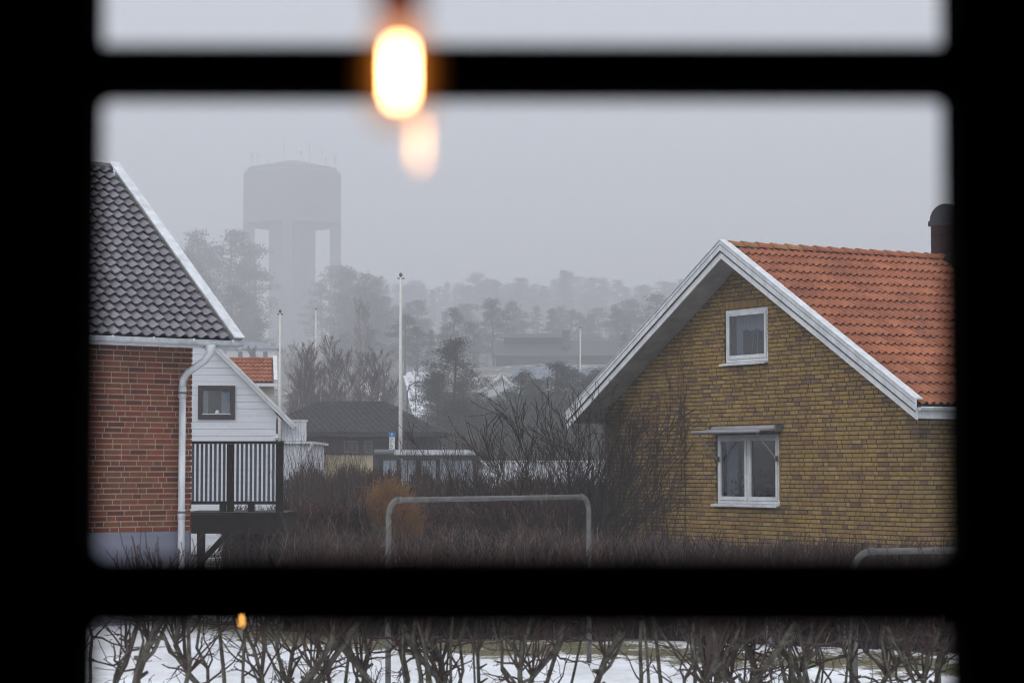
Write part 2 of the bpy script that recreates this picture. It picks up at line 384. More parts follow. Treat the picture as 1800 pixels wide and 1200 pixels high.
def pine_meshes(seed, hgt, kind, fine=False):
    rg = random.Random(seed); tr = MB(); cr = MB()
    lean = Vector((rg.gauss(0, .02), rg.gauss(0, .02), 1))
    P = [lean * (hgt * i / 6) + Vector((rg.gauss(0, .12), rg.gauss(0, .12), 0)) * (i > 0) for i in range(7)]
    tr.tube(P, [hgt * .016 * (1 - i / 7) + .03 for i in range(7)], 6)
    nb = 46 if kind == 'pine' else 90
    z0 = .24 if kind == 'pine' else .08
    for i in range(nb):
        q = (i + rg.random()) / nb; z = z0 + (1 - z0) * q
        if kind == 'pine':
            rad = hgt * .235 * math.sin(min(1, (1.04 - q) * 1.25) * math.pi * .62) * rg.uniform(.45, 1.15)
            drop = rg.uniform(.05, .35)
        else:
            rad = hgt * .20 * (1.03 - q) * rg.uniform(.7, 1.12); drop = rg.uniform(-.35, -.05)
        a = rg.uniform(0, 6.283); d = Vector((math.cos(a), math.sin(a), drop))
        b0 = lean * hgt * z; e = b0 + d * rad
        tr.tube([b0, b0.lerp(e, .5) + Vector((0, 0, -.05 * rad)), e], [.06, .035, .015], 3, cap=False)
        n = (84 if kind == 'pine' else 44) * (3 if fine else 1)
        for k in range(n):
            u = rg.random() ** (.5 if kind == 'pine' else .8)
            c = b0.lerp(e, .25 + .8 * u) + Vector((rg.gauss(0, 1), rg.gauss(0, 1), rg.gauss(0, .55) if kind == 'pine' else rg.gauss(-.3, .35))) * hgt * (.033 if kind == 'pine' else .02)
            leafcard(cr, c, Vector((rg.gauss(0, 1), rg.gauss(0, 1), rg.gauss(.4, 1))), hgt * rg.uniform(.007, .016) * (.58 if fine else 1), rg)
    return tr.mesh('trunk', M['bark']), cr.mesh('crown', M['needle'] if kind == 'pine' else M['needle_dark'])
PINES = [pine_meshes(11 + i, 14, 'pine') for i in range(5)]
PINES_FINE = [pine_meshes(91 + i, 14, 'pine', True) for i in range(3)]
SPRUCES = [pine_meshes(31 + i, 14, 'spruce') for i in range(3)]

def bare_meshes(seed, hgt, birch=True):
    rg = random.Random(seed); tr = MB(); tw = MB()
    nst = rg.choice((1, 2, 3)) if birch else 1
    for s in range(nst):
        d = Vector((rg.gauss(0, .09), rg.gauss(0, .09), 1)); P = [Vector((rg.gauss(0, .3), rg.gauss(0, .3), -.3))]
        n = 8; h_ = hgt * rg.uniform(.8, 1)
        for i in range(n):
            d = (d + Vector((rg.gauss(0, .05), rg.gauss(0, .05), .05))).normalized(); P.append(P[-1] + d * h_ / n)
        rad = [hgt * .011 * (1 - i / (n + .5)) + .012 for i in range(n + 1)]
        tr.tube(P, rad, 6)
        for k in range(34):
            q = rg.uniform(.22, .98); i = min(n-1, int(q * n)); p = P[i].lerp(P[i+1], q * n - i)
            a = rg.uniform(0, 6.283); dd = Vector((math.cos(a), math.sin(a), rg.uniform(.7, 1.7)))
            grow(tw, p, dd, hgt * .23 * (1.1 - q * .75), .024, 2, rg, dict(seg=3, wob=.08, kids=(6, 6), ratio=.5, spread=.42, up=.09, rmin=.0075, sides=3, lv=2))
    return tr.mesh('trunk', M['birch_bark'] if birch else M['bark']), tw.mesh('branches', M['birch_twig'])
BIRCHES = [bare_meshes(51 + i, 9, True) for i in range(4)]
BARES = [bare_meshes(71 + i, 9, False) for i in range(3)]

def place_tree(name, meshes, px, Y, hgt, ref, label, cat, group=None, rg=rnd, base=None, partname='crown', wide=1.0):
    x = (px - 900) / F * Y
    z = G(x, Y) - .2 if base is None else base
    r0 = thing(name, (x, Y, z), label, cat, rg.uniform(0, 6.28), group)
    s = hgt / ref; r0.scale = (s * wide, s * wide, s)
    newobj('trunk', meshes[0], r0); newobj(partname, meshes[1], r0)
    return r0

# hill woods: (px, distance, top row) ; height follows from the ground
def tree_to(name, meshes, px, Y, ytop, ref, label, cat, group=None, partname='crown', wide=1.0):
    Y = S(Y)
    x = (px - 900) / F * Y; z = G(x, Y) - .3
    hgt = max(3, at(px, ytop, Y).z - z)
    return place_tree(name, meshes, px, Y, hgt, ref, label, cat, group, base=z, partname=partname, wide=wide)
rg = random.Random(5)
for px, Y, yt in [(345,560,412),(372,600,436),(398,560,408),(330,500,450),(420,540,470),(452,590,432),(360,470,488),(405,450,505),(440,480,520)]:
    tree_to('pine_tree', rg.choice(PINES), px, Y, yt, 14, 'misty tall pine beside the left leg of the water tower', 'tree', 'pines left of the water tower', wide=1.15)
for px, Y, yt in [(600,560,470),(618,520,478),(640,500,482),(658,540,490),(630,460,505),(655,450,520),(607,470,520),(672,470,525),(566,600,500),(578,640,470)]:
    tree_to('pine_tree', rg.choice(PINES + SPRUCES[:1]), px, Y, yt, 14, 'misty dark pine just right of the water tower', 'tree', 'pines right of the water tower', wide=1.2)
for px in range(676, 1230, 10):
    Y = rg.uniform(700, 880); yt = 503 + rg.gauss(0, 9) + 7 * math.sin(px * .035) - (6 if 900 < px < 1050 else 0)
    tree_to('pine_tree', rg.choice(PINES + SPRUCES), px + rg.uniform(-5, 5), Y, yt, 14, 'faint pine on the skyline of the hill fading into fog', 'tree', 'skyline pines on the hill', wide=rg.uniform(.85, 1.9))
for px in range(320, 1260, 19):
    Y = rg.uniform(430, 560); yt = (545 if 690 < px < 1180 else 560) + rg.gauss(0, 14)
    if 470 < px < 600: continue
    tree_to('pine_tree', rg.choice(PINES + SPRUCES), px + rg.uniform(-8, 8), Y, yt, 14, 'grey pine on the upper slope of the foggy hill', 'tree', 'pines on the upper slope', wide=rg.uniform(.95, 1.9))
for px in range(500, 1200, 26):
    Y = rg.uniform(330, 410); yt = 592 + rg.uniform(-16, 16)
    if 470 < px < 560 or 700 < px < 760 or 860 < px < 1090: continue
    tree_to('spruce_tree' if rg.random() < .4 else 'pine_tree', rg.choice(PINES + SPRUCES), px + rg.uniform(-8, 8), Y, yt, 14, 'dark evergreen halfway up the hill', 'tree', 'evergreens halfway up the hill', wide=1.2)
for px, Y, yt, lab in [(868, 380, 528, 'tall spreading pine above the left end of the dark longhouse'), (798, 340, 545, 'conical pine left of the tall spreading pine'),
                       (835, 360, 570, 'rounded pine between two taller pines'), (1150, 420, 518, 'broad pale crown of a tree right of the thin far flagpole'), (1085, 420, 545, 'bushy tree above the right end of the dark longhouse'),
                       (710, 330, 555, 'dense dark pine behind the tall white flagpole'), (735, 320, 575, 'second dense pine right of the tall white flagpole')]:
    tree_to('pine_tree', rg.choice(PINES), px, Y, yt, 14, lab, 'tree', wide=1.35)
for px, Y, yt, wd, lab in [(797, 190, 597, 1.15, 'dark green pine with a stepped top right of the tall flagpole'), (770, 185, 655, 1.3, 'lower dark pine leaning out towards the hill road'),
                       (815, 200, 668, 1.1, 'dark pine in front of the small white gabled house'), (918, 185, 655, 1.15, 'round green pine below the long dark house'), (980, 190, 640, 1.5, 'broad green pine under the thin far flagpole'),
                       (1035, 185, 665, 1.5, 'green pine close to the eave tip of the yellow brick house'), (945, 170, 700, 1.6, 'low bushy pine between the two round pines'), (862, 165, 722, 1.7, 'bushy pine right behind the bus shelter roof'),
                       (800, 160, 705, 1.6, 'bushy pine right of the hip-roofed house'), (1065, 170, 690, 1.4, 'pine half hidden by the bare garden shrub'), (1015, 155, 720, 1.5, 'low dark pine behind the white garden wall')]:
    tree_to('pine_tree', PINES_FINE[int(px) % 3], px, Y, yt, 14, lab, 'tree', wide=wd)
for px, Y, yt in [(770,225,672),(785,215,690),(845,215,690),(855,190,704),(880,178,706),(900,205,688),(930,215,676),(955,205,668),(968,182,692),(1000,178,700),(1008,210,655),(1050,205,652),(1060,190,676),(835,178,716),(1085,200,660),(920,172,716)]:
    tree_to('pine_tree', PINES_FINE[(px // 5) % 3], px, Y, yt, 14, 'pine', 'tree', 'pines below the long dark house', wide=rg.uniform(1.3, 1.9))
for px, yt, Y in [(535,600,205),(552,588,212),(578,592,205),(598,585,215),(612,582,208),(632,588,214),(650,600,206),(662,615,212),(520,640,200),(680,650,205),(590,640,195),(640,650,196),(560,640,196)]:
    tree_to('birch_tree', rg.choice(BIRCHES), px, Y, yt, 9, 'leafless birch in the clump behind the hip-roofed house', 'tree', 'birches behind the hip-roofed house', 'branches', wide=.95)
tree_to('birch_tree', BIRCHES[1], 640, 330, 505, 9, 'tall pale leafless birch standing above the birch clump', 'tree', None, 'branches', wide=.8)
for px, yt, Y, in [(430,605,260),(505,605,330),(1110,560,380),(1140,600,330),(1095,600,300),(1170,590,350),(740,640,280),(1060,640,260),(445,590,400),(465,600,380),(486,596,420),(508,600,400),(530,590,430),(548,596,390),(420,592,420),(700,590,400),(725,600,360),(590,585,420),(610,590,400)]:
    tree_to('bare_tree', rg.choice(BARES), px, Y, yt, 9, 'leafless deciduous tree among the evergreens of the hill', 'tree', 'bare trees on the hill', 'branches')
for px, yt, Y in [(775,735,140),(845,740,135),(890,745,130),(930,735,135),(750,760,132),(820,765,128)]:
    tree_to('bare_tree', rg.choice(BARES), px, Y, yt, 9, 'small leafless tree behind the bus shelter', 'tree', 'small bare trees behind the bus shelter', 'branches', wide=1.3)

# ---------------------------------------------------------------- water tower
TY = S(800); TS = TY / 800
tx, ty = (512 - 900) / F * TY, TY
tz = G(tx, ty) - 2
tw = thing('water_tower', (tx, ty, tz), 'tall concrete water tower fading into fog on the hill', 'water tower')
def zt(py): return at(512, py, TY).z - tz
RT = 17.2 * TS
mb = MB(); mb.lathe([(RT - .3, zt(397)), (RT, zt(396)), (RT, zt(308)), (RT - .4, zt(306)), (RT - 2, zt(304))], 48); mb.build('tank', M['concrete'], tw, smooth=False)
mb = MB(); mb.lathe([(RT - 2.1, zt(304.2)), (RT - 2.4, zt(298)), (9, zt(287)), (5, zt(284)), (.2, zt(283))], 40); mb.build('tank_roof', M['concrete'], tw)
mb = MB(); mb.lathe([(8.2 * TS, 0), (8.2 * TS, zt(396.5))], 32); mb.build('shaft', M['concrete'], tw)
for i in range(8):
    a = i * math.pi / 4 + math.pi / 8 * 0
    if i in (0, 4): rr = RT - 1.9 * TS
    else: rr = RT - 1.9 * TS
    mb = MB(); c = (rr * math.cos(a), rr * math.sin(a)); wv = 1.85 * TS
    u = Vector((math.cos(a), math.sin(a), 0)); t2 = Vector((-math.sin(a), math.cos(a), 0)); cc = Vector((c[0], c[1], 0))
    ang = abs(math.sin(a))
    if .5 < ang < .9: rr_in = 8.4
    pts8 = [cc - u * wv - t2 * wv, cc + u * wv - t2 * wv, cc + u * wv + t2 * wv, cc - u * wv + t2 * wv]
    top = Vector((0, 0, zt(396.6)))
    mb.hexa([tuple(p) for p in pts8] + [tuple(p + top) for p in pts8]); 
    if i in (0, 4, 2, 6): mb.build('column', M['concrete'], tw)
mb = MB()
for i in range(40):
    a = i * math.pi / 20; x_, y_ = (RT - .6) * math.cos(a), (RT - .6) * math.sin(a)
    mb.tube([(x_, y_, zt(306)), (x_, y_, zt(299.5))], .09, 4)
ring = [((RT - .6) * math.cos(i * math.pi / 20), (RT - .6) * math.sin(i * math.pi / 20), zt(299.6)) for i in range(41)]
mb.tube(ring, .07, 4, cap=False); mb.build('railing', M['concrete'], tw)
for k, (px, top) in enumerate([(440,268),(446,276),(453,272),(505,262),(530,268),(548,262),(566,266),(575,284),(586,272),(590,280),(470,284)]):
    mb = MB(); x_ = (px - 512) / F * TY; y_ = -math.sqrt(max(0, (RT - 1.2) ** 2 - x_ * x_)) * (.95 if k % 2 else .4)
    mb.tube([(x_, y_, zt(304)), (x_, y_, zt(top))], .10, 5); mb.box(x_ - .3, x_ + .3, y_ - .2, y_ + .2, zt(top + 7), zt(top + 2)); mb.build('antenna', M['concrete'], tw)
mb = MB(); mb.box(-10, -3, -16, -12.8, 0, 7); mb.build('service_entrance', M['concrete'], tw); MB().box(1, 5, -15, -12.8, 0, 12).build('stair_housing', M['concrete'], tw)

# ---------------------------------------------------------------- generic far house
def far_house(name, label, px0, px1, yeave, ybase, Y, ridge, wallm, roofm, rz=0, depth=8, over=.4, hip=0, wins=(), cat='house', chim=None):
    a = at(px0, ybase, Y); b_ = at(px1, ybase, Y); cx = (a.x + b_.x) / 2; W = (b_.x - a.x)
    zb = a.z; t0 = thing(name, (cx, Y, zb - 4), label, cat, rz)
    ze = at(px0, yeave, Y).z - zb + 4; zr = at(px0, ridge, Y + depth / 2).z - zb + 4
    MB().box(-W/2, W/2, 0, depth, 0, ze).build('wall', wallm, t0)
    m_ = MB(); x0, x1 = -W/2 - over, W/2 + over; y0, y1 = -over, depth + over; ym = depth / 2; th = .18
    h0, h1 = (x0 + hip, x1 - hip)
    for dz in (0,):
        m_.hexa([(x0, y0, ze), (x1, y0, ze), (h1, ym, zr), (h0, ym, zr), (x0, y0, ze + th), (x1, y0, ze + th), (h1, ym, zr + th), (h0, ym, zr + th)])
        m_.hexa([(x1, y1, ze), (x0, y1, ze), (h0, ym, zr), (h1, ym, zr), (x1, y1, ze + th), (x0, y1, ze + th), (h0, ym, zr + th), (h1, ym, zr + th)])
    if hip:
        for xe, xm_, fl in ((x0, h0, 1), (x1, h1, 0)):
            m_.poly([(xe, y0, ze + th), (xe, y1, ze + th), (xm_, ym, zr + th)], flip=not fl)
    else:
        for xe in (-W/2 + .02, W/2 - .02):
            g_ = MB(); g_.poly([(xe, 0, ze), (xe, depth, ze), (xe, ym, zr)]); g_.build('gable', wallm, t0)
    m_.build('roof', roofm, t0)
    for (p0, p1, q0, q1) in wins:
        u0, u1 = (p0 - 900) / F * Y - cx, (p1 - 900) / F * Y - cx
        z1, z0_ = at(p0, q0, Y).z - zb + 4, at(p0, q1, Y).z - zb + 4
        fr = MB().box(u0, u1, -.06, .03, z0_, z1).build('window', M['farwhite'], t0)
        MB().box(u0 + .09, u1 - .09, -.075, -.062, z0_ + .09, z1 - .09).build('pane', M['house_glass_dark'], fr)
    return t0, cx, zb
M['house_glass_dark'] = material('dark_window_glass', (.05, .055, .06), .15, .6)

t0, cx, zb = far_house('longhouse', 'long dark house with stepped roofs on the hill', 872, 1085, 626, 668, 455, 600, M['dark_wall'], M['dark_roof'], depth=9, wins=[(958, 972, 633, 650), (1000, 1012, 632, 645), (905, 917, 632, 645)])
a = at(886, 604, 460); b2 = at(1000, 588, 460)
MB().box(a.x - cx, b2.x - cx, 2.6, 6.4, a.z - zb + 4, b2.z - zb + 4 - .4).build('upper_storey', M['dark_wall'], t0)
mb = MB(); zr_ = b2.z - zb + 4
mb.hexa([(a.x-cx-.6, 1.8, zr_-.9), (b2.x-cx+.6, 1.8, zr_-.9), (b2.x-cx, 4.5, zr_), (a.x-cx, 4.5, zr_), (a.x-cx-.6, 1.8, zr_-.7), (b2.x-cx+.6, 1.8, zr_-.7), (b2.x-cx, 4.5, zr_+.2), (a.x-cx, 4.5, zr_+.2)]); mb.build('upper_roof', M['dark_roof'], t0)
c0 = at(988, 612, 457); c1 = at(1001, 582, 457)
MB().box(c0.x-cx, c1.x-cx, 1.0, 2.1, c0.z-zb+4, c1.z-zb+4).box(c0.x-cx-.1, c1.x-cx+.1, .9, 2.2, c1.z-zb+4.01, c1.z-zb+4.15).build('chimney', M['dark_roof'], t0)

# small white gabled house, gable towards the viewer
def gable_house(name, label, pl, pr, pa, yl, yr, ya, yb, Y, roofm, wallm, depth=9, cat='house'):
    L_ = at(pl, yl, Y); R_ = at(pr, yr, Y); A = at(pa, ya, Y); B = at(pa, yb, Y)
    t0 = thing(name, (A.x, Y, B.z - 2), label, cat); z0 = B.z - 2
    MB().prism([(L_.x - A.x + .3, 0), (R_.x - A.x - .3, 0), (R_.x - A.x - .3, R_.z - z0), (0, A.z - z0 - .2), (L_.x - A.x + .3, L_.z - z0)], 0, depth).build('wall', wallm, t0)
    for e in (L_, R_):
        m_ = MB(); th = .16; ex = e.x - A.x; ez = e.z - z0; az = A.z - z0
        q = [(ex, -.4, ez), (0, -.4, az), (0, depth, az), (ex, depth, ez)]
        if ex > 0: q = [q[1], q[0], q[3], q[2]]
        m_.hexa([(x_, y_, z_ - th) for x_, y_, z_ in q] + q); m_.build('roof', roofm, t0)
        m2 = MB(); m2.bar((ex, -.45, ez - .06), (0, -.45, az - .06), .06, .34, (0, 0, 1)); m2.build('verge_board', M['white'], t0)
    return t0
gable_house('gabled_house', 'small white gabled house half hidden behind the pines', 838, 910, 881, 692, 684, 659, 700, 254, M['dark_roof'], M['white'])
far_house('pale_roofed_house', 'low house with a pale blue-grey roof among the pines', 905, 1065, 676, 700, 280, 649, M['siding'], M['pale_roof'], depth=8)
far_house('white_house', 'small white house with a low grey roof below the water tower', 398, 484, 614, 640, 368, 603, M['white'], M['pale_roof'], depth=8, hip=3, wins=[(418, 426, 618, 628), (440, 448, 618, 628), (462, 470, 618, 628)])

# hip-roofed house in the middle
t0, cx, zb = far_house('hip_roofed_house', 'long single-storey house with a dark tiled hip roof behind the bus shelter', 455, 768, 766, 830, 120, 711, M['dark_wall'], M['hip_roof'], depth=6.8, hip=3.3, over=.45,
                       wins=[(560, 572, 775, 795), (605, 630, 774, 796), (705, 722, 774, 796), (640, 655, 774, 796)])
zb4 = zb - 4
def loc3(px, py, Y): p = at(px, py, Y); return (p.x - cx, Y - 120, p.z - zb4)
# rows of roof tiles as joined geometry
mb = MB(); p_r = loc3(540, 711, 123.4); ze = loc3(540, 766, 120)[2]; zr = at(455, 711, 123.4).z - zb + 4
Wd = (at(768, 766, 120).x - at(455, 766, 120).x) / 2 + .45
rows = 16
for i in range(rows):
    k = i / rows; k1 = (i + 1) / rows
    yq = -.45 + (3.4 + .45) * k; z_ = ze + (zr - ze) * k + .19; xx = Wd - 3.3 * k
    y1q = -.45 + (3.4 + .45) * k1; z1_ = ze + (zr - ze) * k1 + .19; xx1 = Wd - 3.3 * k1
    n = int(xx * 2 / .33)
    for j in range(n):
        xa = -xx + j * .33; mb.hexa([(xa+.02, yq, z_), (xa+.29, yq, z_), (xa+.29, y1q, z1_), (xa+.02, y1q, z1_), (xa+.05, yq, z_+.06), (xa+.26, yq, z_+.06), (xa+.26, y1q, z1_+.02), (xa+.05, y1q, z1_+.02)])
tag(mb.build('roof_tiles', M['hip_roof'], t0), kind='stuff')
MB().box(-Wd + .1, Wd - .1, -.6, -.46, ze - .02, ze + .1).build('gutter', M['black_metal'], t0)
for px in (546, 590):
    p = loc3(px, 711, 122.4); MB().box(p[0]-.2, p[0]+.2, 3.3, 3.6, p[2]-.45, p[2]+.0).build('roof_vent', M['galv'], t0)
fx = at(545, 830, 117)
fw = thing('yellow_wall', (fx.x, 117, 0), 'pale yellow garden wall in front of the dark hip-roofed house', 'wall')
MB().box(0, at(655, 830, 117).x - fx.x, 0, .15, 0, at(545, 799, 117).z).build('wall_panel', M['yellow_wall'], fw)
MB().box(-.05, at(655, 830, 117).x - fx.x + .05, -.05, .2, at(545, 799, 117).z + .002, at(545, 799, 117).z + .09).build('coping', M['dark_wall'], fw)

# ---------------------------------------------------------------- poles, lamp
def flagpole(px, ytop, Y, r0, label, zb=None, knob=True):
    p = at(px, ytop, Y); z0 = G(p.x, Y) if zb is None else zb
    t0 = thing('flagpole', (p.x, Y, z0), label, 'flagpole')
    h_ = p.z - z0
    m_ = MB(); m_.tube([(0, 0, 0), (0, 0, h_ * .5), (0, 0, h_ * .97)], [r0, r0 * .8, r0 * .5], 10); m_.build('pole', M['pole'], t0, True)
    m_ = MB(); m_.lathe([(.01, h_*.97), (r0 * .8, h_ * .97 + r0 * .6), (r0 * .8, h_ * .97 + r0 * 1.6), (.01, h_ * .97 + r0 * 2.2)], 8); m_.build('finial', M['galv'], t0, True)
    if knob: 
        m_ = MB(); m_.tube([(r0*1.1, 0, h_ * .96), (r0*1.15, 0, 1.4)], .008, 3); m_.build('halyard', M['pole'], t0)
        m_ = MB(); m_.bar((-r0*1.6, 0, h_*.965), (r0*1.8, 0, h_*.965), .04, .05); m_.build('pulley', M['black_metal'], t0)
flagpole(704.5, 474, 105, .098, 'tall white flagpole in front of the hip-roofed house')
flagpole(492.5, 539, 100, .075, 'white flagpole rising behind the white gabled house')
flagpole(555.5, 538, 255, .12, 'thin distant flagpole before the legs of the water tower', knob=False)
flagpole(1020, 572, 255, .12, 'thin distant flagpole in front of the long dark house', knob=False)
p = at(716, 672, 175); z0 = G(p.x, 175); tl = thing('street_lamp', (p.x, 175, z0), 'slim grey street lamp beside the hill road', 'street lamp')
hh = p.z - z0
MB().tube([(0, 0, 0), (0, 0, hh - .8), (.15, 0, hh - .25), (.6, 0, hh)], .06, 6).build('post', M['galv'], tl)
MB().box(.5, 1.1, -.12, .12, hh - .03, hh + .1).build('lamp_head', M['galv'], tl)

# ---------------------------------------------------------------- bus shelter and stop sign
YB = 95
p0 = at(662, 800, YB); p1 = at(840, 800, YB); bs = thing('bus_shelter', (p0.x, YB, G(p0.x, YB)), 'glazed bus shelter with an arched pale roof and dark frame', 'bus shelter')
WB = p1.x - p0.x; hb = p0.z - G(p0.x, YB); z0 = G(p0.x, YB)
def arch(x0, x1, off, th, m_):
    for i in range(8):
        a0, a1 = math.pi * i / 8, math.pi * (i + 1) / 8
        q = lambda a, r: (-.15 + 1.0 - 1.0 * math.cos(a) * 1.0 * r, .2 * math.sin(a) * r)
        (ya, za), (yb2, zb2) = q(a0, 1), q(a1, 1)
        m_.hexa([(x0, ya - .3, hb + za + off), (x1, ya - .3, hb + za + off), (x1, yb2 - .3, hb + zb2 + off), (x0, yb2 - .3, hb + zb2 + off),
                 (x0, ya - .3, hb + za + off + th), (x1, ya - .3, hb + za + off + th), (x1, yb2 - .3, hb + zb2 + off + th), (x0, yb2 - .3, hb + zb2 + off + th)])
m_ = MB(); arch(.75, WB - .1, 0, .03, m_); m_.build('roof', material('grey_shelter_roof', (.42, .44, .47), .5, .4, .3, 3), bs, True)
m_ = MB(); arch(-.1, .74, 0, .05, m_); arch(WB - .09, WB + .05, -.02, .05, m_); m_.build('roof_end', M['black_metal'], bs)
MB().box(-.05, WB + .02, -.46, -.36, hb - .13, hb - .005).box(-.05, WB + .02, 1.45, 1.55, hb - .13, hb - .005).build('roof_beam', M['black_metal'], bs)
posts = [(px - 662) / 178 * WB for px in (668, 700, 734, 769, 834)]
for xq in posts:
    MB().box(xq - .05, xq + .05, -.34, -.25, 0, hb - .14).build('post', M['black_metal'], bs)
    MB().box(xq - .035, xq + .035, 1.38, 1.45, 0, hb - .14).build('post', M['black_metal'], bs)
for x0_, x1_ in zip(posts, posts[1:]):
    MB().box(x0_ + .06, x1_ - .06, 1.4, 1.415, .25, hb - .2).build('glass_panel', M['frost'] if 'frost' in M else M['shelter_glass'], bs)
MB().box(posts[0] - .01, posts[0] + .01, -.2, 1.36, .25, hb - .2).build('glass_panel', M['shelter_glass'], bs)
MB().box(posts[-1] - .01, posts[-1] + .01, -.2, 1.36, .25, hb - .2).build('glass_panel', M['shelter_glass'], bs)
m_ = MB(); m_.box(.95, 2.6, .95, 1.25, .45, .5); m_.box(1.1, 1.16, 1.0, 1.2, 0, .449); m_.box(2.4, 2.46, 1.0, 1.2, 0, .449); m_.build('bench', M['dark_wood'], bs)
q0 = at(683, 790, 97); q1 = at(695, 759, 97); sgn = thing('bus_stop_sign', (q0.x, 97, G(q0.x, 97)), 'blue and white bus stop sign above the left end of the shelter', 'sign')
zs = G(q0.x, 97); ws = q1.x - q0.x; zt1 = q1.z - zs; zt0 = q0.z - zs
MB().box(ws/2 - .03, ws/2 + .03, .03, .09, 0, zt1).build('post', M['galv'], sgn)
MB().box(0.03, ws - .02, -.02, .025, zt0 - .3, zt1 - .215).build('timetable_panel', M['white'], sgn)
hd = MB().box(0, ws, -.03, .028, zt1 - .21, zt1).build('blue_header', M['blue'], sgn)
mb = MB(); mb.box(ws*.42, ws*.58, -.035, -.031, zt1 - .15, zt1 - .05); mb.build('emblem', M['white'], hd)
mb = MB()
for i in range(5):
    zz = zt1 - .29 - i * .1; mb.box(.07, ws - .1 - (i % 3) * .03, -.024, -.021, zz - .012, zz + .012)
mb.build('text_lines', M['black_metal'], sgn)

# white garden wall and picket fence behind the shrub
q0 = at(846, 845, 72); q1 = at(1069, 845, 72); gw = thing('garden_wall', (q0.x, 72, 0), 'long low white garden wall right of the bus shelter', 'wall')
LW = q1.x - q0.x; zt_ = at(900, 809, 72).z
for i in range(8): MB().box(i * LW / 8 + .01, (i + 1) * LW / 8 - .01, 0, .1, 0, zt_ - .05).build('panel', M['siding'], gw)
MB().box(-.03, LW + .03, -.04, .14, zt_ - .045, zt_).build('snow_capping', M['snowmat'], gw)
q0 = at(925, 900, 43); q1 = at(1068, 900, 43); pf = thing('picket_fence', (q0.x, 43, 0), 'weathered grey picket fence behind the big bare shrub', 'fence')
LP = q1.x - q0.x; zt_ = at(1000, 868, 43).z; n = 17; pm = MB().box(-.032, .032, 0, .02, .1, zt_).mesh('picket', M['fencewood'] if 'fencewood' in M else M['bark'])
for i in range(n): newobj('picket', pm, pf, Matrix.Translation((i * LP / (n - 1), rnd.uniform(-.004, .004), rnd.uniform(-.03, .03))))
for zz in (.35, zt_ - .25): MB().box(-.05, LP + .05, .03, .07, zz, zz + .09).build('rail', M['bark'], pf)
for xx in (0, LP / 2, LP): MB().box(xx - .05, xx + .05, .08, .18, 0, zt_ + .05).build('post', M['bark'], pf)

# ---------------------------------------------------------------- orange-roofed house behind
YO = 78
def P(px, py, Y=YO): return at(px, py, Y)
a = P(405, 674); oh = thing('orange_roofed_house', (P(483, 700).x, YO, 0), 'cream house with a small orange tiled roof behind the white gabled house', 'house', R(7))
ox = P(483, 700).x
zE = P(470, 674).z; zR = P(470, 634, YO + 1.1).z; xL = P(395, 674).x - ox; xR = P(488, 674).x - ox
MB().box(xL, P(482, 700).x - ox, .3, 3.5, 0, zE - .02).build('wall', M['cream'], oh)
mb = MB(); mb.hexa([(xL, 0, zE), (xR, 0, zE), (xR, 1.4, zR), (xL, 1.4, zR), (xL, 0, zE + .04), (xR, 0, zE + .04), (xR, 1.4, zR + .04), (xL, 1.4, zR + .04)])
xR2 = xR - .35
mb.hexa([(xR2, 3, zE), (xL, 3, zE), (xL, 1.41, zR), (xR2, 1.41, zR), (xR2, 3, zE + .04), (xL, 3, zE + .04), (xL, 1.41, zR + .04), (xR2, 1.41, zR + .04)]); rf = mb.build('roof', M['dark_under'], oh); gx_ = P(482, 700).x - ox; m_ = MB(); m_.hexa([(gx_ - .1, .3, zE - .02), (gx_ + .001, .3, zE - .02), (gx_ + .001, 2.7, zE - .02), (gx_ - .1, 2.7, zE - .02), (gx_ - .1, 1.3, zR - .03), (gx_ + .001, 1.3, zR - .03), (gx_ + .001, 1.45, zR - .03), (gx_ - .1, 1.45, zR - .03)]); m_.build('gable', M['cream'], oh)
def tile_sheet(nx_, w_, h_, th, amp, rolls=2, seg=4):
    """one pan tile: x along the eave, y up the slope, z off the slope"""
    m = MB(); n = rolls * seg; top = []; 
    for j, yv, lift in ((0, 0, th), (1, h_, 0)):
        for i in range(n + 1):
            k = i / seg; z = amp * (.5 - .5 * math.cos(2 * math.pi * k)) ** 1.3
            m.v.append((w_ * i / n, yv, z + lift))
    for i in range(n + 1):
        k = i / seg; z = amp * (.5 - .5 * math.cos(2 * math.pi * k)) ** 1.3; m.v.append((w_ * i / n, 0.004, z + th - .02))
    for i in range(n):
        m.f.append([i, i + 1, n + 2 + i, n + 1 + i]); m.m.append(0)
        m.f.append([2*(n+1) + i, 2*(n+1) + i + 1, i + 1, i]); m.m.append(0)
    e = n; m.f.append([0, n + 1, 2*(n+1)]); m.m.append(0); m.f.append([e, 2*(n+1) + n, 2*n + 1]); m.m.append(0)
    return m
def xf(m, mat, dst):
    b0 = len(dst.v); dst.v += [tuple(mat @ Vector(q)) for q in m.v]; dst.f += [[i + b0 for i in fc] for fc in m.f]; dst.m += [dst.cur] * len(m.f)
mb = MB(); sl = math.hypot(1.4, zR - zE); pit = math.atan2(zR - zE, 1.4); ti = tile_sheet(1, .155, sl / 6 + .03, .035, .035, 1, 5)
for r_ in range(6):
    for c_ in range(int((xR - xL - .15) / .15)):
        k = r_ * sl / 6; mb.cur = rnd.randrange(3)
        xf(ti, Matrix.Translation((xL + c_ * .15, k * math.cos(pit), zE + .045 + k * math.sin(pit))) @ Matrix.Rotation(pit, 4, 'X'), mb)
tag(mb.build('roof_tiles', M['ot'], oh), kind='stuff')
MB().tube([(xL, 1.4, zR + .06), (xR - .15, 1.4, zR + .06)], .075, 8).build('ridge', M['ot'][0], oh)
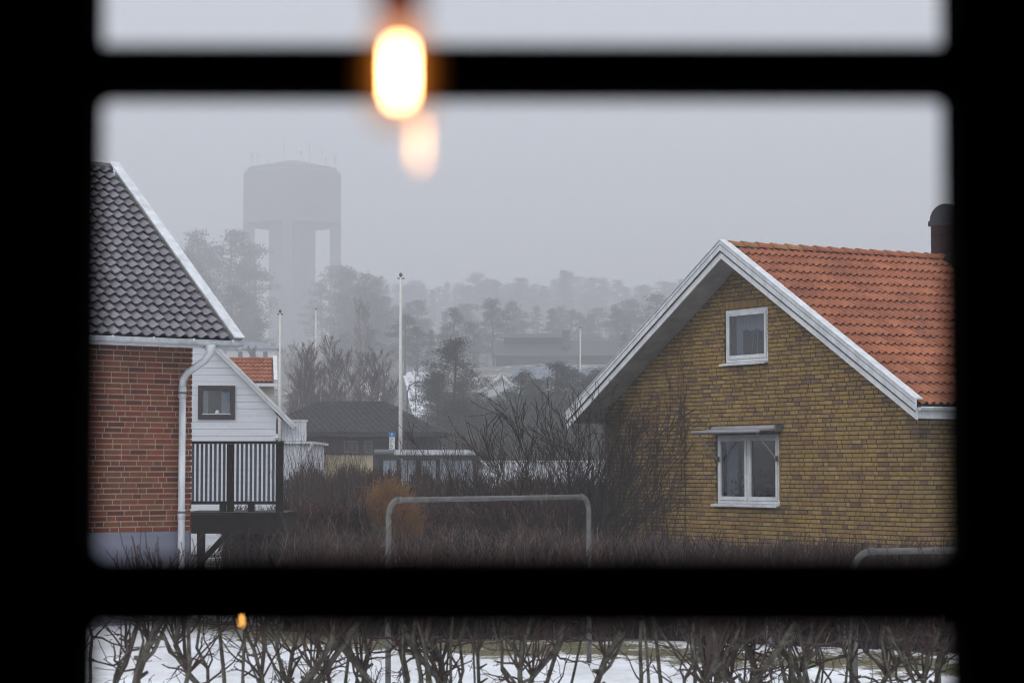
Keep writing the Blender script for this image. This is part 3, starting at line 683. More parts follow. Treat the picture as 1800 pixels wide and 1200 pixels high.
m_ = MB(); m_.bar((xR - .07, -.02, zE + .05), (xR - .07, 1.4, zR + .1), .13, .2); m_.build('verge_board', M['white'], oh)
MB().box(xL, xR, -.1, -.01, zE - .1, zE + .01).build('gutter', M['white'], oh)

# ---------------------------------------------------------------- white gabled house
YW = 62
wx = P(485, 740, YW).x; wh = thing('white_gabled_house', (wx, YW, 0), 'white board-clad gabled house with a brown-framed square window', 'house', R(6))
def W_(px, py, Y=YW): p = at(px, py, Y); return p.x - wx, p.z
# gable roof line: lower outer edge (497,748) up to (355,590), continued to a ridge
x0_, z0_ = W_(485, 724); x1_, z1_ = W_(373.5, 612)
slope = (z1_ - z0_) / (x1_ - x0_)       # dz/dx (negative)
xr = x0_ - 4.6; zr = z0_ + slope * (xr - x0_)
def zroof(x): return z0_ + slope * (x - x0_)
mb = MB(); mb.prism([(xr * 2 - 0, 0), (0, 0), (0, zroof(0)), (xr, zr), (2 * xr, zroof(0))], .05, 7)
mb.build('wall_core', M['siding'], wh)
bh = .1845; i = 0; zz = W_(400, 778)[1] - 16 * bh
while zz < zr:
    za, zb_ = zz + .004, zz + bh - .004
    def xe(z): return min(0, x0_ + (z - z0_) / slope)
    xa = -3.6
    if xe(zb_) > xa:
        MB().prism([(xa, za), (xe(za), za), (xe(zb_), zb_), (xa, zb_)], 0.02 if 0 else .0, .05).build('board', M['siding'], wh)
    zz += bh
# verge boards and roof
def sl_strip(off0, off1, y0, y1, m, name, xs0=None, xs1=None):
    xa = xr; xb = W_(515, 745)[0]
    n_ = Vector((-slope, 1)).normalized()
    pts = [(xa + n_.x * off0, zroof(xa) + n_.y * off0), (xb + n_.x * off0, zroof(xb) + n_.y * off0), (xb + n_.x * off1, zroof(xb) + n_.y * off1), (xa + n_.x * off1, zroof(xa) + n_.y * off1)]
    MB().prism(pts, y0, y1).build(name, m, wh)
sl_strip(.0, .07, -.22, -.18, M['white'], 'verge_board')
sl_strip(.072, .14, -.25, -.20, M['white'], 'verge_board')
sl_strip(.072, .125, -.19, 6.2, M['dark_roof'], 'roof')
sl_strip(.0, .07, -.175, .0, M['white'], 'soffit')
xa, za = W_(349, 737); xb, zb_ = W_(414, 678)
xa += .0
fr = MB(); fr.box(xa, xb, -.05, -.002, za, za + .13); fr.box(xa, xb, -.05, -.002, zb_ - .13, zb_); fr.box(xa, xa + .13, -.05, -.002, za + .131, zb_ - .131); fr.box(xb - .13, xb, -.05, -.002, za + .131, zb_ - .131)
win = fr.build('window', M['brown_frame'], wh)
MB().box(xa + .13, xb - .13, -.022, -.018, za + .13, zb_ - .13).build('pane', glass('white_house_glass', .2, (.8, .84, .88)), win)
MB().box(xa + .13, xb - .13, -.008, -.0025, za + .13, zb_ - .13).build('dark_interior', material('lit_room_grey', (.2, .21, .22), .9, .1), win)  # flat panel in place of the room, its brightness put into the grey
for (c0, c1) in ((.02, .2), (.68, .98)):
    m_ = MB(); n = 10; wv = (xb - xa - .26)
    for i in range(n):
        k0, k1 = c0 + (c1 - c0) * i / n, c0 + (c1 - c0) * (i + 1) / n
        m_.poly([(xa + .13 + wv * k0, -.012 + .003 * (i % 2), za + .15), (xa + .13 + wv * k1, -.012 + .003 * ((i + 1) % 2), za + .15), (xa + .13 + wv * k1, -.012 + .003 * ((i + 1) % 2), zb_ - .14), (xa + .13 + wv * k0, -.012 + .003 * (i % 2), zb_ - .14)])
    m_.build('curtain', M['curtain'], win)
m_ = MB(); m_.lathe([(.05, 0), (.06, .02), (.045, .1), (.02, .12)], 10, ((xa + xb) / 2 + .02, -.035, za + .13)); m_.build('window_lamp', M['curtain'], win)
MB().box(xa + .12, xb - .12, -.07, -.051, za + .13, za + .155).build('sill', M['white'], win)
m_ = MB(); q = W_(487, 767); m_.lathe([(.09, 0), (.1, .05), (.03, .1), (.02, .16)], 10, (q[0], -.12, q[1] - .08)); m_.bar((q[0], -.12, q[1] + .07), (q[0] - .05, 0, q[1] + .08), .02, .02); m_.build('wall_lamp', M['white_metal'], wh)
# low flat-roofed wing with a terrace parapet
xa, za = W_(497, 776); xb, zb_ = W_(541, 776)
wg = thing('terrace_wing', (wx, YW + .3, 0), 'low white flat-roofed wing with a boarded terrace parapet', 'annex')
MB().box(-1.5, xb, 0.02, 5, 0, za - .06).build('wall', M['siding'], wg)
MB().box(-1.5, xb + .14, -.12, 5.1, za - .055, za + .01).build('roof_edge', M['white'], wg)
xp, zp = W_(537, 739); n = 9; x_s = W_(497, 739)[0] - .05
for i in range(n):
    k0 = x_s + (xp - x_s) * i / n; k1 = x_s + (xp - x_s) * (i + 1) / n
    MB().box(k0 + .003, k1 - .003, .02, .045, za + .02, zp - .02).build('parapet_board', M['siding'], wg)
MB().box(x_s, xp + .03, .0, .07, zp - .018, zp + .03).build('parapet_rail', M['white'], wg)
m_ = MB(); m_.tube([(xb + .1, -.1, za - .05), (xb + .08, -.08, za - .15), (xb - .02, -.05, za - .3), (xb - .02, -.05, .2)], .04, 8); m_.build('downpipe', M['white_metal'], wg, True)

# ---------------------------------------------------------------- red brick house on the left
LO = Vector((-4.4447, 31.62, 0)); lrz = math.atan2(.625, .781)
rh = thing('red_brick_house', LO, 'red brick house with a dark glazed tile roof and white gutter', 'house', lrz)
LZ0, LZ1 = 1.45, 3.98            # plinth top, brick top
XW = -7.0
MB().box(XW, -.012, .012, 6.6, 1.40, 4.05).build('wall', M['mortar_light'], rh)
MB().box(XW, .0, .0, 6.6, -.1, 1.448).build('plinth', M['plinth'], rh)
# gable triangle
pit = math.atan2(6.95 - 4.17, 3.114 + .45)
def zl(y): return 4.17 + (y + .45) * math.tan(pit) - .22
mb = MB(); mb.poly([(-.012, 0.012, 4.04), (-.012, 6.2, 4.04), (-.012, 3.1, zl(3.1))]); mb.build('gable', M['mortar_light'], rh)
ch = .075; bw = .262 * (28.9 / 28.9); BL = .262
def brick_mesh(L_, mat, dep=.02, gap=.012, hh=.056):
    m = MB(); m.hexa([(0, 0, 0), (L_, 0, 0), (L_, dep, 0), (0, dep, 0), (0, 0, hh), (L_, 0, hh), (L_, dep, hh), (0, dep, hh)])
    return m.mesh('brick', mat)
rbm = {}
def put_brick(cache, mats, L_, parent, mat, i):
    key = (round(L_, 3), i)
    if key not in cache: cache[key] = brick_mesh(L_, mats[i])
    return newobj('brick', cache[key], parent, mat)
def courses(x0, x1, z0, z1, pattern, hole=None, rg=rnd, endstop=None):
    """yield (xa, xb, z) spans of bricks in each course, monk or sparse-header bond, cut at holes"""
    z = z0; row = 0; res = []
    while z + .062 < z1 + .02:
        x = x0 - rg.choice(pattern['off']) - (row % 2) * pattern['shift']
        k = rg.randrange(len(pattern['seq']))
        while x < x1:
            L_ = pattern['seq'][k % len(pattern['seq'])]; k += 1
            a_, b_ = max(x, x0), min(x + L_ - pattern['gap'], x1)
            spans = [(a_, b_)]
            if hole:
                for hx0, hx1, hz0, hz1 in hole(z):
                    if hz0 - .03 < z + .031 < hz1 + .03:
                        ns = []
                        for s0, s1 in spans:
                            if s1 <= hx0 or s0 >= hx1: ns.append((s0, s1)); continue
                            if s0 < hx0: ns.append((s0, hx0 - .004))
                            if s1 > hx1: ns.append((hx1 + .004, s1))
                        spans = ns
            for s0, s1 in spans:
                if s1 - s0 > .03: res.append((s0, s1, z))
            x += L_
        z += ch; row += 1
    return res
S_, H_ = .262, .131
rgb = random.Random(3)
allb = courses(-4.0, 0, 1.456, LZ1, dict(seq=[S_, S_, H_, S_, S_, S_, H_], off=[0, .05, .1], shift=.13, gap=.020), rg=rgb)
allb.sort(key=lambda q: -q[0])
near_ = [q for q in allb if q[1] > -1.72][:300]; rest = [q for q in allb if q[1] <= -1.72]
for (a_, b_, z) in near_:
    i = rgb.choice([0, 0, 1, 2, 3, 4, 5]); put_brick(rbm, M['rb'], b_ - a_, rh, Matrix.Translation((a_, -.0 + rgb.uniform(-.002, .002), z)), i)
mb = MB()
for (a_, b_, z) in rest:
    mb.cur = rgb.randrange(6); mb.box(a_, b_, 0, .02, z, z + .056)
# gable side bricks, seen only edge-on
for (a_, b_, z) in courses(.02, 6, 1.456, LZ1, dict(seq=[S_, S_, H_], off=[0, .1], shift=.13, gap=.020), rg=rgb):
    mb.cur = rgb.randrange(6); mb.hexa([(-.011, a_, z), (.006, a_, z), (.006, b_, z), (-.011, b_, z), (-.011, a_, z+.062), (.006, a_, z+.062), (.006, b_, z+.062), (-.011, b_, z+.062)])
tag(mb.build('more_bricks', M['rb'], rh), kind='stuff')
# roof
ye, yr_ = -.45, 3.114; ze_, zrr = 4.17, 6.95
sl_len = math.hypot(yr_ - ye, zrr - ze_); XR = .40; rowsL = 24; gx = .17; gy = sl_len / rowsL
Rm = Matrix.Translation((0, ye, ze_ - .075)) @ Matrix.Rotation(pit, 4, 'X')
mb = MB(); mb.hexa([(XW, 0, -.12), (XR, 0, -.12), (XR, sl_len, -.12), (XW, sl_len, -.12), (XW, 0, -.06), (XR, 0, -.06), (XR, sl_len, -.06), (XW, sl_len, -.06)])
roofL = mb.build('roof', M['dark_under'], rh, mat=Rm)
mb = MB(); mb.prism([(0, 0)] * 0 + [(yr_, zrr - .1), (7.0, zrr - .1 - (7.0 - yr_) * math.tan(pit)), (7.0, zrr - .02 - (7.0 - yr_) * math.tan(pit)), (yr_, zrr - .02)], 0, 1)
mb.v = [(XW if y_ == 0 else XR, x_, z_) for x_, y_, z_ in mb.v]; mb.build('rear_roof', M['gt'][0], rh)
tl_ = []
for i in range(3):
    m = tile_sheet(1, gx - .004, gy + .035, .052, .05, 1, 6); me_ = m.mesh('roof_tile', M['gt'][i], False); tl_.append((m, me_))
cand = []
for r_ in range(rowsL):
    c_ = 0; off = 0
    x = XR - .03 - gx
    while x > XW + .1:
        cand.append((x, r_)); x -= gx
def in_view_left(x, r_):
    p = LO + Matrix.Rotation(lrz, 3, 'Z') @ (Rm @ Vector((x, r_ * gy, 0)))
    px = 900 + p.x / p.y * F; return px > 140
vis = [q for q in cand if in_view_left(*q)]; vis.sort(key=lambda q: q[1]); sel = set(vis[:300])
mb = MB()
for (x, r_) in cand:
    Tm = Matrix.Translation((x, r_ * gy, -.03)) @ Matrix.Rotation(rnd.gauss(0, .008), 4, 'X') @ Matrix.Rotation(rnd.gauss(0, .006), 4, 'Z'); i = rnd.randrange(3)
    if (x, r_) in sel: newobj('roof_tile', tl_[i][1], rh, Rm @ Tm)
    else: mb.cur = i; xf(tl_[i][0], Rm @ Tm, mb)
tag(mb.build('more_roof_tiles', M['gt'], rh), kind='stuff')
MB().tube([(XW, yr_, zrr - .13), (XR - .02, yr_, zrr - .13)], .10, 10).build('ridge', M['gt'][1], rh, True)
# white verge: top flashing and side board
m_ = MB(); m_.hexa([(XR - .03, -.03, .045), (XR + .13, -.03, .045), (XR + .13, sl_len + .05, .045), (XR - .03, sl_len + .05, .045), (XR - .03, -.03, .07), (XR + .13, -.03, .07), (XR + .13, sl_len + .05, .07), (XR - .03, sl_len + .05, .07)])
m_.build('verge_flashing', M['white_metal'], rh, mat=Rm)
m_ = MB(); m_.hexa([(XR + .10, -.03, -.17), (XR + .128, -.03, -.17), (XR + .128, sl_len, -.17), (XR + .10, sl_len, -.17), (XR + .10, -.03, .044), (XR + .128, -.03, .044), (XR + .128, sl_len, .044), (XR + .10, sl_len, .044)])
m_.build('verge_board', M['white'], rh, mat=Rm)
MB().box(XW, XR + .1, -.44, .0, 4.015, 4.03).build('soffit', M['white'], rh)
MB().box(XW, XR + .1, -.465, -.441, 3.96, 4.035).build('fascia', M['white'], rh)
# gutter: half round trough with a bead, brackets
m_ = MB(); prof = [(-.60 + .065 - .065 * math.cos(a), -.065 * math.sin(a)) for a in [math.pi * i / 8 for i in range(9)]]
zg = 4.06
for (y0, z0q), (y1, z1q) in zip(prof, prof[1:]):
    m_.poly([(XW, y0, zg + z0q), (XW, y1, zg + z1q), (XR + .08, y1, zg + z1q), (XR + .08, y0, zg + z0q)])
m_.poly([(XR + .08, y_, zg + z_) for y_, z_ in prof])
m_.tube([(XW, -.602, zg + .002), (XR + .085, -.602, zg + .002)], .010, 6)
gt_ = m_.build('gutter', M['white_metal'], rh, True)
for k in range(9):
    x = XR - .12 - k * .62
    m2 = MB(); m2.bar((x, -.60, zg + .012), (x, -.47, zg + .015), .024, .008); m2.box(x - .014, x + .014, -.617, -.603, zg - .02, zg + .022); m2.build('gutter_bracket', M['white_metal'], gt_)
# downpipe with swan neck
xd = -.215
m_ = MB(); m_.tube([(xd + .17, -.535, zg - .05), (xd + .17, -.535, zg - .17), (xd + .13, -.47, zg - .27), (xd + .03, -.2, zg - .42), (xd, -.11, zg - .52), (xd, -.10, zg - .62)], [.085, .055, .05, .05, .05, .05], 14)
dp = m_.build('downpipe', M['white_metal'], rh, True)
m_ = MB(); m_.tube([(xd, -.10, zg - .6), (xd, -.10, .3)], .048, 14); m_.tube([(xd, -.1, zg - .78), (xd, -.1, zg - .62)], .056, 14); m_.tube([(xd, -.1, 1.62), (xd, -.1, 1.75)], .054, 14); m_.build('lower_pipe', M['white_metal'], dp, True)
for zz in (zg - .72, 1.7): MB().tube([(xd, -.10, zz), (xd, -.10, zz + .03)], .063, 14).box(xd - .01, xd + .01, -.05, 0, zz, zz + .03).build('pipe_clamp', M['galv'], dp)

# ---------------------------------------------------------------- wooden deck beside the red house
YD = 36.0
d0 = at(320, 900, YD); d1 = at(497, 900, YD); dk = thing('balcony', (d1.x, YD, 0), 'dark stained wooden balcony with slim upright balusters beside the red house', 'balcony')
def D_(px, py): p = at(px, py, YD); return p.x - d1.x, p.z
xL = d0.x - d1.x; zT = D_(400, 776)[1]; zB = D_(400, 886)[1]; zF0 = D_(400, 900)[1]; zF1 = D_(400, 937)[1]
pw = .11
MB().box(xL, .01, -.04, .1, zT - .035, zT + .01).build('top_rail', M['dark_wood'], dk)
MB().box(xL, -pw, .0, .06, zB - .0, zB + .05).build('bottom_rail', M['dark_wood'], dk)
MB().box(-pw, 0, -.02, .09, zF0 + .0, zT - .037).build('post', M['dark_wood'], dk)
xm = D_(405, 800)[0]; MB().box(xm - .055, xm + .055, -.02, .07, zF0 + .01, zT - .037).build('post', M['dark_wood'], dk)
bm_ = MB().box(-.019, .019, .0, .03, zB + .051, zT - .037).mesh('baluster', M['baluster'])
k = 0; x = -pw - .045
while x > xL:
    if abs(x - xm) > .075: newobj('baluster', bm_, dk, Matrix.Translation((x, 0, 0)))
    x -= .0705
for xx in (-.5, -.95): MB().box(xx - .05, xx + .05, .0, .07, zF0 + .01, zB - .001).build('rail_foot', M['dark_wood'], dk)
dfr = D_(503, 900)[0]
for i in range(14): MB().box(xL, dfr, -.1 + i * .15, .04 + i * .15, zF0 - .03, zF0 - .002).build('floor_board', M['dark_wood'], dk)
MB().box(xL, dfr - .03, -.08, -.03, zF1, zF0 - .032).build('front_beam', M['dark_wood'], dk)
MB().box(dfr - .09, dfr - .03, -.029, 1.95, zF1, zF0 - .032).build('side_beam', M['dark_wood'], dk)
MB().box(-pw, .0, -.02, .12, zT * 0, zF1 - .001).build('leg', M['dark_wood'], dk)
q = D_(345, 960)[0]; MB().box(q - .06, q + .06, .5, .62, 0, zF1 - .001).build('leg', M['dark_wood'], dk)
m_ = MB(); m_.bar((q + .05, .45, D_(345, 985)[1]), (D_(395, 940)[0], .45, zF1), .06, .09); m_.build('brace', M['dark_wood'], dk)

# ---------------------------------------------------------------- yellow brick house on the right
YO_ = Vector((4.2153, 40.7787, 0)); yrz = math.atan2(-.862, .5067)
yh = thing('yellow_brick_house', YO_, 'ochre brick house with a gable, orange tiled roof and white verge boards', 'house', yrz)
WX = 4.66; AP = 6.33; EV = 3.37; HW = 5.22; tp = math.tan(math.atan2(AP - EV, HW)); py_ = math.atan(tp); OV = .55
ztop = lambda x: AP - .24 - abs(x) * tp        # underside of the roof
LEN = 9.5
att = (-.68, .612, 4.23, 5.19); low = (-.96, .92, 1.69, 2.93)
# wall core with window openings
def wall_panel(pts): 
    return MB().prism(pts, .014, .25)
WC = WX - .014
def gable_core():
    m = MB()
    xsn = [-WC, att[0], att[1], WC]
    lowx = [-WC, low[0], low[1], WC]
    # bottom band up to window head, three blocks round the lower window, then band between, then round the attic window
    m.prism([(-WC, -.2), (WC, -.2), (WC, low[2]), (-WC, low[2])], .014, .25)
    m.prism([(-WC, low[2]), (low[0], low[2]), (low[0], low[3]), (-WC, low[3])], .014, .25)
    m.prism([(low[1], low[2]), (WC, low[2]), (WC, low[3]), (low[1], low[3])], .014, .25)
    xa = lambda z: (AP - .24 - z) / tp
    zc = ztop(WC)
    m.prism([(-WC, low[3]), (WC, low[3]), (WC, zc), (xa(att[2]), att[2]), (-xa(att[2]), att[2]), (-WC, zc)], .014, .25)
    m.prism([(-xa(att[2]), att[2]), (att[0], att[2]), (att[0], att[3]), (-xa(att[3]), att[3])], .014, .25)
    m.prism([(att[1], att[2]), (xa(att[2]), att[2]), (xa(att[3]), att[3]), (att[1], att[3])], .014, .25)
    m.prism([(-xa(att[3]), att[3]), (xa(att[3]), att[3]), (0, AP - .24)], .014, .25)
    return m
gable_core().build('wall', M['mortar_dark'], yh)
MB().box(WX - .25, WX - .014, .251, LEN, -.2, ztop(WX)).build('wall', M['mortar_dark'], yh)
MB().box(-WX, -WX + .25, .251, LEN, -.2, ztop(WX)).build('wall', M['mortar_dark'], yh)
MB().prism([(-WX, -.2), (WX, -.2), (WX, ztop(WX)), (0, AP - .24), (-WX, ztop(WX))], LEN, LEN + .2).build('wall', M['mortar_dark'], yh)
MB().box(-WX + .02, WX - .02, -.03, .012, -.3, .62).build('plinth', M['plinth'], yh)
ygs = random.Random(12)
vents = [(1.02, 1.22, .90, 1.02), (-2.02, -1.82, .90, 1.02), (3.15, 3.35, .90, 1.02), (-4.0, -3.8, .9, 1.02)]
def hole(z):
    h_ = [(low[0], low[1], low[2], low[3]), (att[0], att[1], att[2], att[3] + .15)] + vents
    xm_ = (AP - .24 - z - .03) / tp
    h_ += [(xm_, 99, -1, 99), (-99, -xm_, -1, 99)]
    h_ += [(.42, .82, 5.52, 5.68)]
    return h_
MK = dict(seq=[S_, S_, H_], off=[0, .03, .06, .3], shift=.33, gap=.017)
allb = [('g', a_, b_, z) for (a_, b_, z) in courses(-WX, WX, .635, AP - .3, MK, hole, ygs)]
side = [('s', a_, b_, z) for (a_, b_, z) in courses(.0, LEN, .635, ztop(WX) - .08, MK, None, ygs)]
def bpos(q):
    loc = Vector((q[1], 0, q[3])) if q[0] == 'g' else Vector((WX, q[1], q[3]))
    p = YO_ + Matrix.Rotation(yrz, 3, 'Z') @ loc
    return 900 + p.x / p.y * F, HOR - (p.z - H) / p.y * F, p.y
score = []
for q in allb + side:
    px, py, yy_ = bpos(q)
    vis_ = px < 1700 and py < 975
    area = (q[2] - q[1]) * (2.2 if q[0] == 's' else 1) / yy_ ** 2
    score.append((-(area if vis_ else 0), len(score), q))
score.sort()
selb = [s[2] for s in score[:282]]; restb = [s[2] for s in score[282:]]
ybm = {}
def col_idx(): return ygs.choice([0, 0, 0, 0, 1, 1, 1, 2, 2, 2, 3, 3, 3, 5, 5, 5, 0, 1, 4, 4, 6, 7])
def sidemat(q): return Matrix(((0, 0, 0, WX), (0, 0, 0, 0), (0, 0, 0, 0), (0, 0, 0, 1)))
RS = Matrix.Rotation(math.pi / 2, 4, 'Z')
for q in selb:
    L_ = round(q[2] - q[1], 3)
    mt = Matrix.Translation((q[1], ygs.uniform(-.003, .002), q[3])) if q[0] == 'g' else Matrix.Translation((WX + ygs.uniform(-.002, .003), q[1], q[3])) @ RS
    put_brick(ybm, M['yb'], L_, yh, mt, col_idx())
mb = MB()
for q in restb:
    mb.cur = col_idx(); j = ygs.uniform(-.003, .002)
    if q[0] == 'g': mb.box(q[1], q[2], j, .016, q[3], q[3] + .058)
    else: mb.box(WX - .016, WX - j, q[1], q[2], q[3], q[3] + .058)
tag(mb.build('more_bricks', M['yb'], yh), kind='stuff')
sm = {}
for i in range(20):      # soldier course over the attic window
    x = att[0] - .02 + i * .0665
    if x > att[1] - .03: break
    c = col_idx(); 
    if c not in sm: sm[c] = MB().box(0, .056, 0, .018, 0, .135).mesh('soldier_brick', M['yb'][c])
    newobj('soldier_brick', sm[c], yh, Matrix.Translation((x, ygs.uniform(-.003, .001), att[3] + .012)))
for i in range(5):
    newobj('soldier_brick', sm[list(sm)[i % len(sm)]], yh, Matrix.Translation((.43 + i * .08, 0, 5.535)))
for vx0, vx1, vz0, vz1 in vents:
    vt = MB().box(vx0, vx1, -.004, .012, vz0, vz1).build('air_vent', M['black_metal'], yh)
    for i in range(4): MB().box(vx0 + .01, vx1 - .01, -.012, -.005, vz0 + .015 + i * .028, vz0 + .027 + i * .028).build('louvre', M['black_metal'], vt)
# windows
def yellow_window(b, name, mull, label=None):
    x0, x1, z0, z1 = b; fw = .06
    f_ = MB(); yf0, yf1 = .03, .12
    f_.box(x0, x1, yf0, yf1, z1 - fw, z1).box(x0, x1, yf0, yf1, z0, z0 + fw).box(x0, x0 + fw, yf0, yf1, z0 + fw + .001, z1 - fw - .001).box(x1 - fw, x1, yf0, yf1, z0 + fw + .001, z1 - fw - .001)
    win = f_.build(name, M['white'], yh)
    xs_ = [x0 + fw, x1 - fw]
    lights = [(xs_[0], xs_[1])]
    if mull:
        xm_ = (x0 + x1) / 2; MB().box(xm_ - .035, xm_ + .035, yf0, yf1, z0 + fw + .001, z1 - fw - .001).build('mullion', M['white'], win)
        lights = [(x0 + fw, xm_ - .035), (xm_ + .035, x1 - fw)]
    for a_, b_ in lights:
        s = .055; za, zb_ = z0 + fw + .002, z1 - fw - .002
        a_ += .003; b_ -= .003
        sa = MB().box(a_, b_, .012, .07, zb_ - s, zb_).box(a_, b_, .012, .07, za, za + s + .01).box(a_, a_ + s, .012, .07, za + s + .011, zb_ - s - .001).box(b_ - s, b_, .012, .07, za + s + .011, zb_ - s - .001).build('sash', M['white'], win)
        MB().box(a_ + s, b_ - s, .04, .044, za + s, zb_ - s).build('pane', M['house_glass'], win)
    rm = MB(); rm.box(x0 - .3, x1 + .3, 1.6, 1.62, z0 - .3, z1 + .3); rm.box(x0 - .3, x0 - .28, .26, 1.6, z0 - .3, z1 + .3); rm.box(x1 + .28, x1 + .3, .26, 1.6, z0 - .3, z1 + .3); rm.box(x0 - .3, x1 + .3, .26, 1.6, z0 - .32, z0 - .3); rm.box(x0 - .3, x1 + .3, .26, 1.6, z1 + .3, z1 + .32)
    rm.build('room_behind', M['room'], win)
    sl_ = MB(); sl_.hexa([(x0 - .06, -.09, z0 - .055), (x1 + .02, -.09, z0 - .055), (x1 + .02, .03, z0 - .02), (x0 - .06, .03, z0 - .02), (x0 - .06, -.09, z0 - .02), (x1 + .02, -.09, z0 - .02), (x1 + .02, .03, z0 + .0), (x0 - .06, .03, z0 + .0)])
    sl_.build('sill', M['white_metal'], win)
    return win
def curtain(win, xa, xb, ya, za, zb_, n=14, amp=.03, wavy=False):
    m = MB()
    for i in range(n):
        k0, k1 = i / n, (i + 1) / n; y0, y1 = ya + amp * math.sin(i * 1.9), ya + amp * math.sin((i + 1) * 1.9)
        d0, d1 = (.03 * math.sin(i * .9), .03 * math.sin((i + 1) * .9)) if wavy else (0, 0)
        m.poly([(xa + (xb - xa) * k0, y0, za + d0), (xa + (xb - xa) * k1, y1, za + d1), (xa + (xb - xa) * k1, y1, zb_), (xa + (xb - xa) * k0, y0, zb_)])
    m.build('curtain', M['curtain'], win)
wa = yellow_window(att, 'attic_window', False)
curtain(wa, att[0] + .1, att[0] + .28, .2, att[2], att[3], 8); curtain(wa, att[0] + .28, att[1] - .05, .22, att[3] - .38, att[3] - .05, 22, .025, True)
m_ = MB(); m_.tube([(.35, .5, att[3] - .05), (.35, .5, att[3] - .42)], .006, 4); m_.lathe([(.075, -.14), (.08, -.1), (.05, -.02), (.015, 0)], 12, (.35, .5, att[3] - .42)); m_.build('hanging_lamp', M['white'], wa)
m_ = MB()
for sx in (-.28, -.1, .12): m_.tube([(-.05, .3, att[3] - .2), (sx * .7, .3, att[2] + .5), (sx, .3, att[2] + .1)], .008, 4)
m_.build('tassel_cord', M['curtain'], wa)
wl = yellow_window(low, 'lower_window', True)
curtain(wl, low[0] + .1, low[0] + .42, .17, low[2], low[3], 8, .035); curtain(wl, low[0] + .5, low[0] + .86, .22, low[2], low[3], 9, .04)
mb = MB(); rgp = random.Random(2)
for cxp in (-.55, -.25, .3, .6):        # pot plants on the inner sill
    for k in range(70):
        d = Vector((rgp.gauss(0, .12), rgp.gauss(0, .05), abs(rgp.gauss(0, .2))))
        leafcard(mb, Vector((cxp, .2, low[2] + .1)) + d, Vector((rgp.gauss(0, 1), -1, rgp.gauss(0, 1))), .05, rgp)
mb.build('pot_plants', M['evergreen'], wl)
# awning cassette with two arms
aw = thing('window_awning', YO_, 'rolled grey awning on two slanting arms over the lower window', 'awning', yrz)
xa, xb = -1.02, 1.0; za = 3.0
m_ = MB(); m_.tube([(xa + .1, -.10, za + .03), (xb + .03, -.10, za + .03)], .05, 10); m_.build('roller', M['awn'] if 'awn' in M else M['galv'], aw, True)
m_ = MB(); m_.hexa([(xa, -.46, za - .03), (xb, -.46, za - .03), (xb, -.1, za - .0), (xa, -.1, za - .0), (xa, -.46, za + .0), (xb, -.46, za + .0), (xb, -.1, za + .03), (xa, -.1, za + .03)]); m_.build('cloth', M['awn'], aw)
m_ = MB(); m_.tube([(xa - .02, -.48, za - .03), (xb + .0, -.48, za - .03)], .03, 8); m_.build('front_bar', M['awn'], aw, True)
for xx in (xa + .14, xb - .12):
    MB().tube([(xx, -.46, za - .05), (xx + .0, -.04, za - .50)], .014, 6).build('arm', M['awn'], aw)
    MB().box(xx - .02, xx + .02, -.05, .0, za - .56, za - .46).build('arm_bracket', M['galv'], aw)
for xx in (xa + .05, xb + .03): MB().box(xx - .02, xx + .02, -.16, .0, za - .03, za + .09).build('end_bracket', M['galv'], aw)
MB().box(low[0] - .02, low[1] + .02, -.05, -.004, 2.92, 2.96).build('head_flashing', M['galv'], aw)
# roof
sl_ = math.hypot(HW, AP - EV)
def slope_mat(side_): 
    # X along the eave, Y up the slope, Z off the slope
    c, s = math.cos(py_), math.sin(py_)
    if side_ > 0: X, Y_, Z = Vector((0, 1, 0)), Vector((-c, 0, s)), Vector((s, 0, c)); o = Vector((HW, -OV, EV))
    else: X, Y_, Z = Vector((0, -1, 0)), Vector((c, 0, s)), Vector((-s, 0, c)); o = Vector((-HW, LEN + .4, EV))
    m = Matrix.Identity(4)
    for i in range(3): m[i][0], m[i][1], m[i][2], m[i][3] = X[i], Y_[i], Z[i], o[i]
    return m
RL = LEN + .4 + OV
SM = {1: slope_mat(1), -1: slope_mat(-1)}
for s_2 in (1, -1):
    MB().box(.02, RL, .02, sl_ - .005 , -.20, -.16).build('roof_deck', M['soffit'], yh, mat=SM[s_2])
    MB().box(.02, RL, .0, sl_ - .005, -.155, -.07).build('underlay', M['dark_under'], yh, mat=SM[s_2])
TW, TH = .30, sl_ / 17
ot = []
for i in range(3):
    m = tile_sheet(1, TW - .003, TH + .05, .045, .052, 2, 5); ot.append((m, m.mesh('roof_tile', M['ot'][i])))
cand = []
for r_ in range(17):
    for c_ in range(int((RL - .15) / TW)):
        x = .13 + c_ * TW; p = YO_ + Matrix.Rotation(yrz, 3, 'Z') @ (SM[1] @ Vector((x, r_ * TH, 0)))
        cand.append((x, r_, 900 + p.x / p.y * F))
cand.sort(key=lambda q: q[2] > 1695)
nv = min(300, sum(1 for q in cand if q[2] <= 1695)); mb = MB()
for k, (x, r_, px) in enumerate(cand):
    i = rnd.randrange(3); Tm = Matrix.Translation((x, r_ * TH - .03, -.055)) @ Matrix.Rotation(rnd.gauss(0, .006), 4, 'X')
    if k < nv: newobj('roof_tile', ot[i][1], yh, SM[1] @ Tm)
    else: mb.cur = i; xf(ot[i][0], SM[1] @ Tm, mb)
for r_ in range(17):
    for c_ in range(int((RL - .15) / TW)):
        mb.cur = rnd.randrange(3); xf(ot[0][0], SM[-1] @ Matrix.Translation((.02 + c_ * TW, r_ * TH - .03, -.055)), mb)
tag(mb.build('more_roof_tiles', M['ot'], yh), kind='stuff')
rt = []
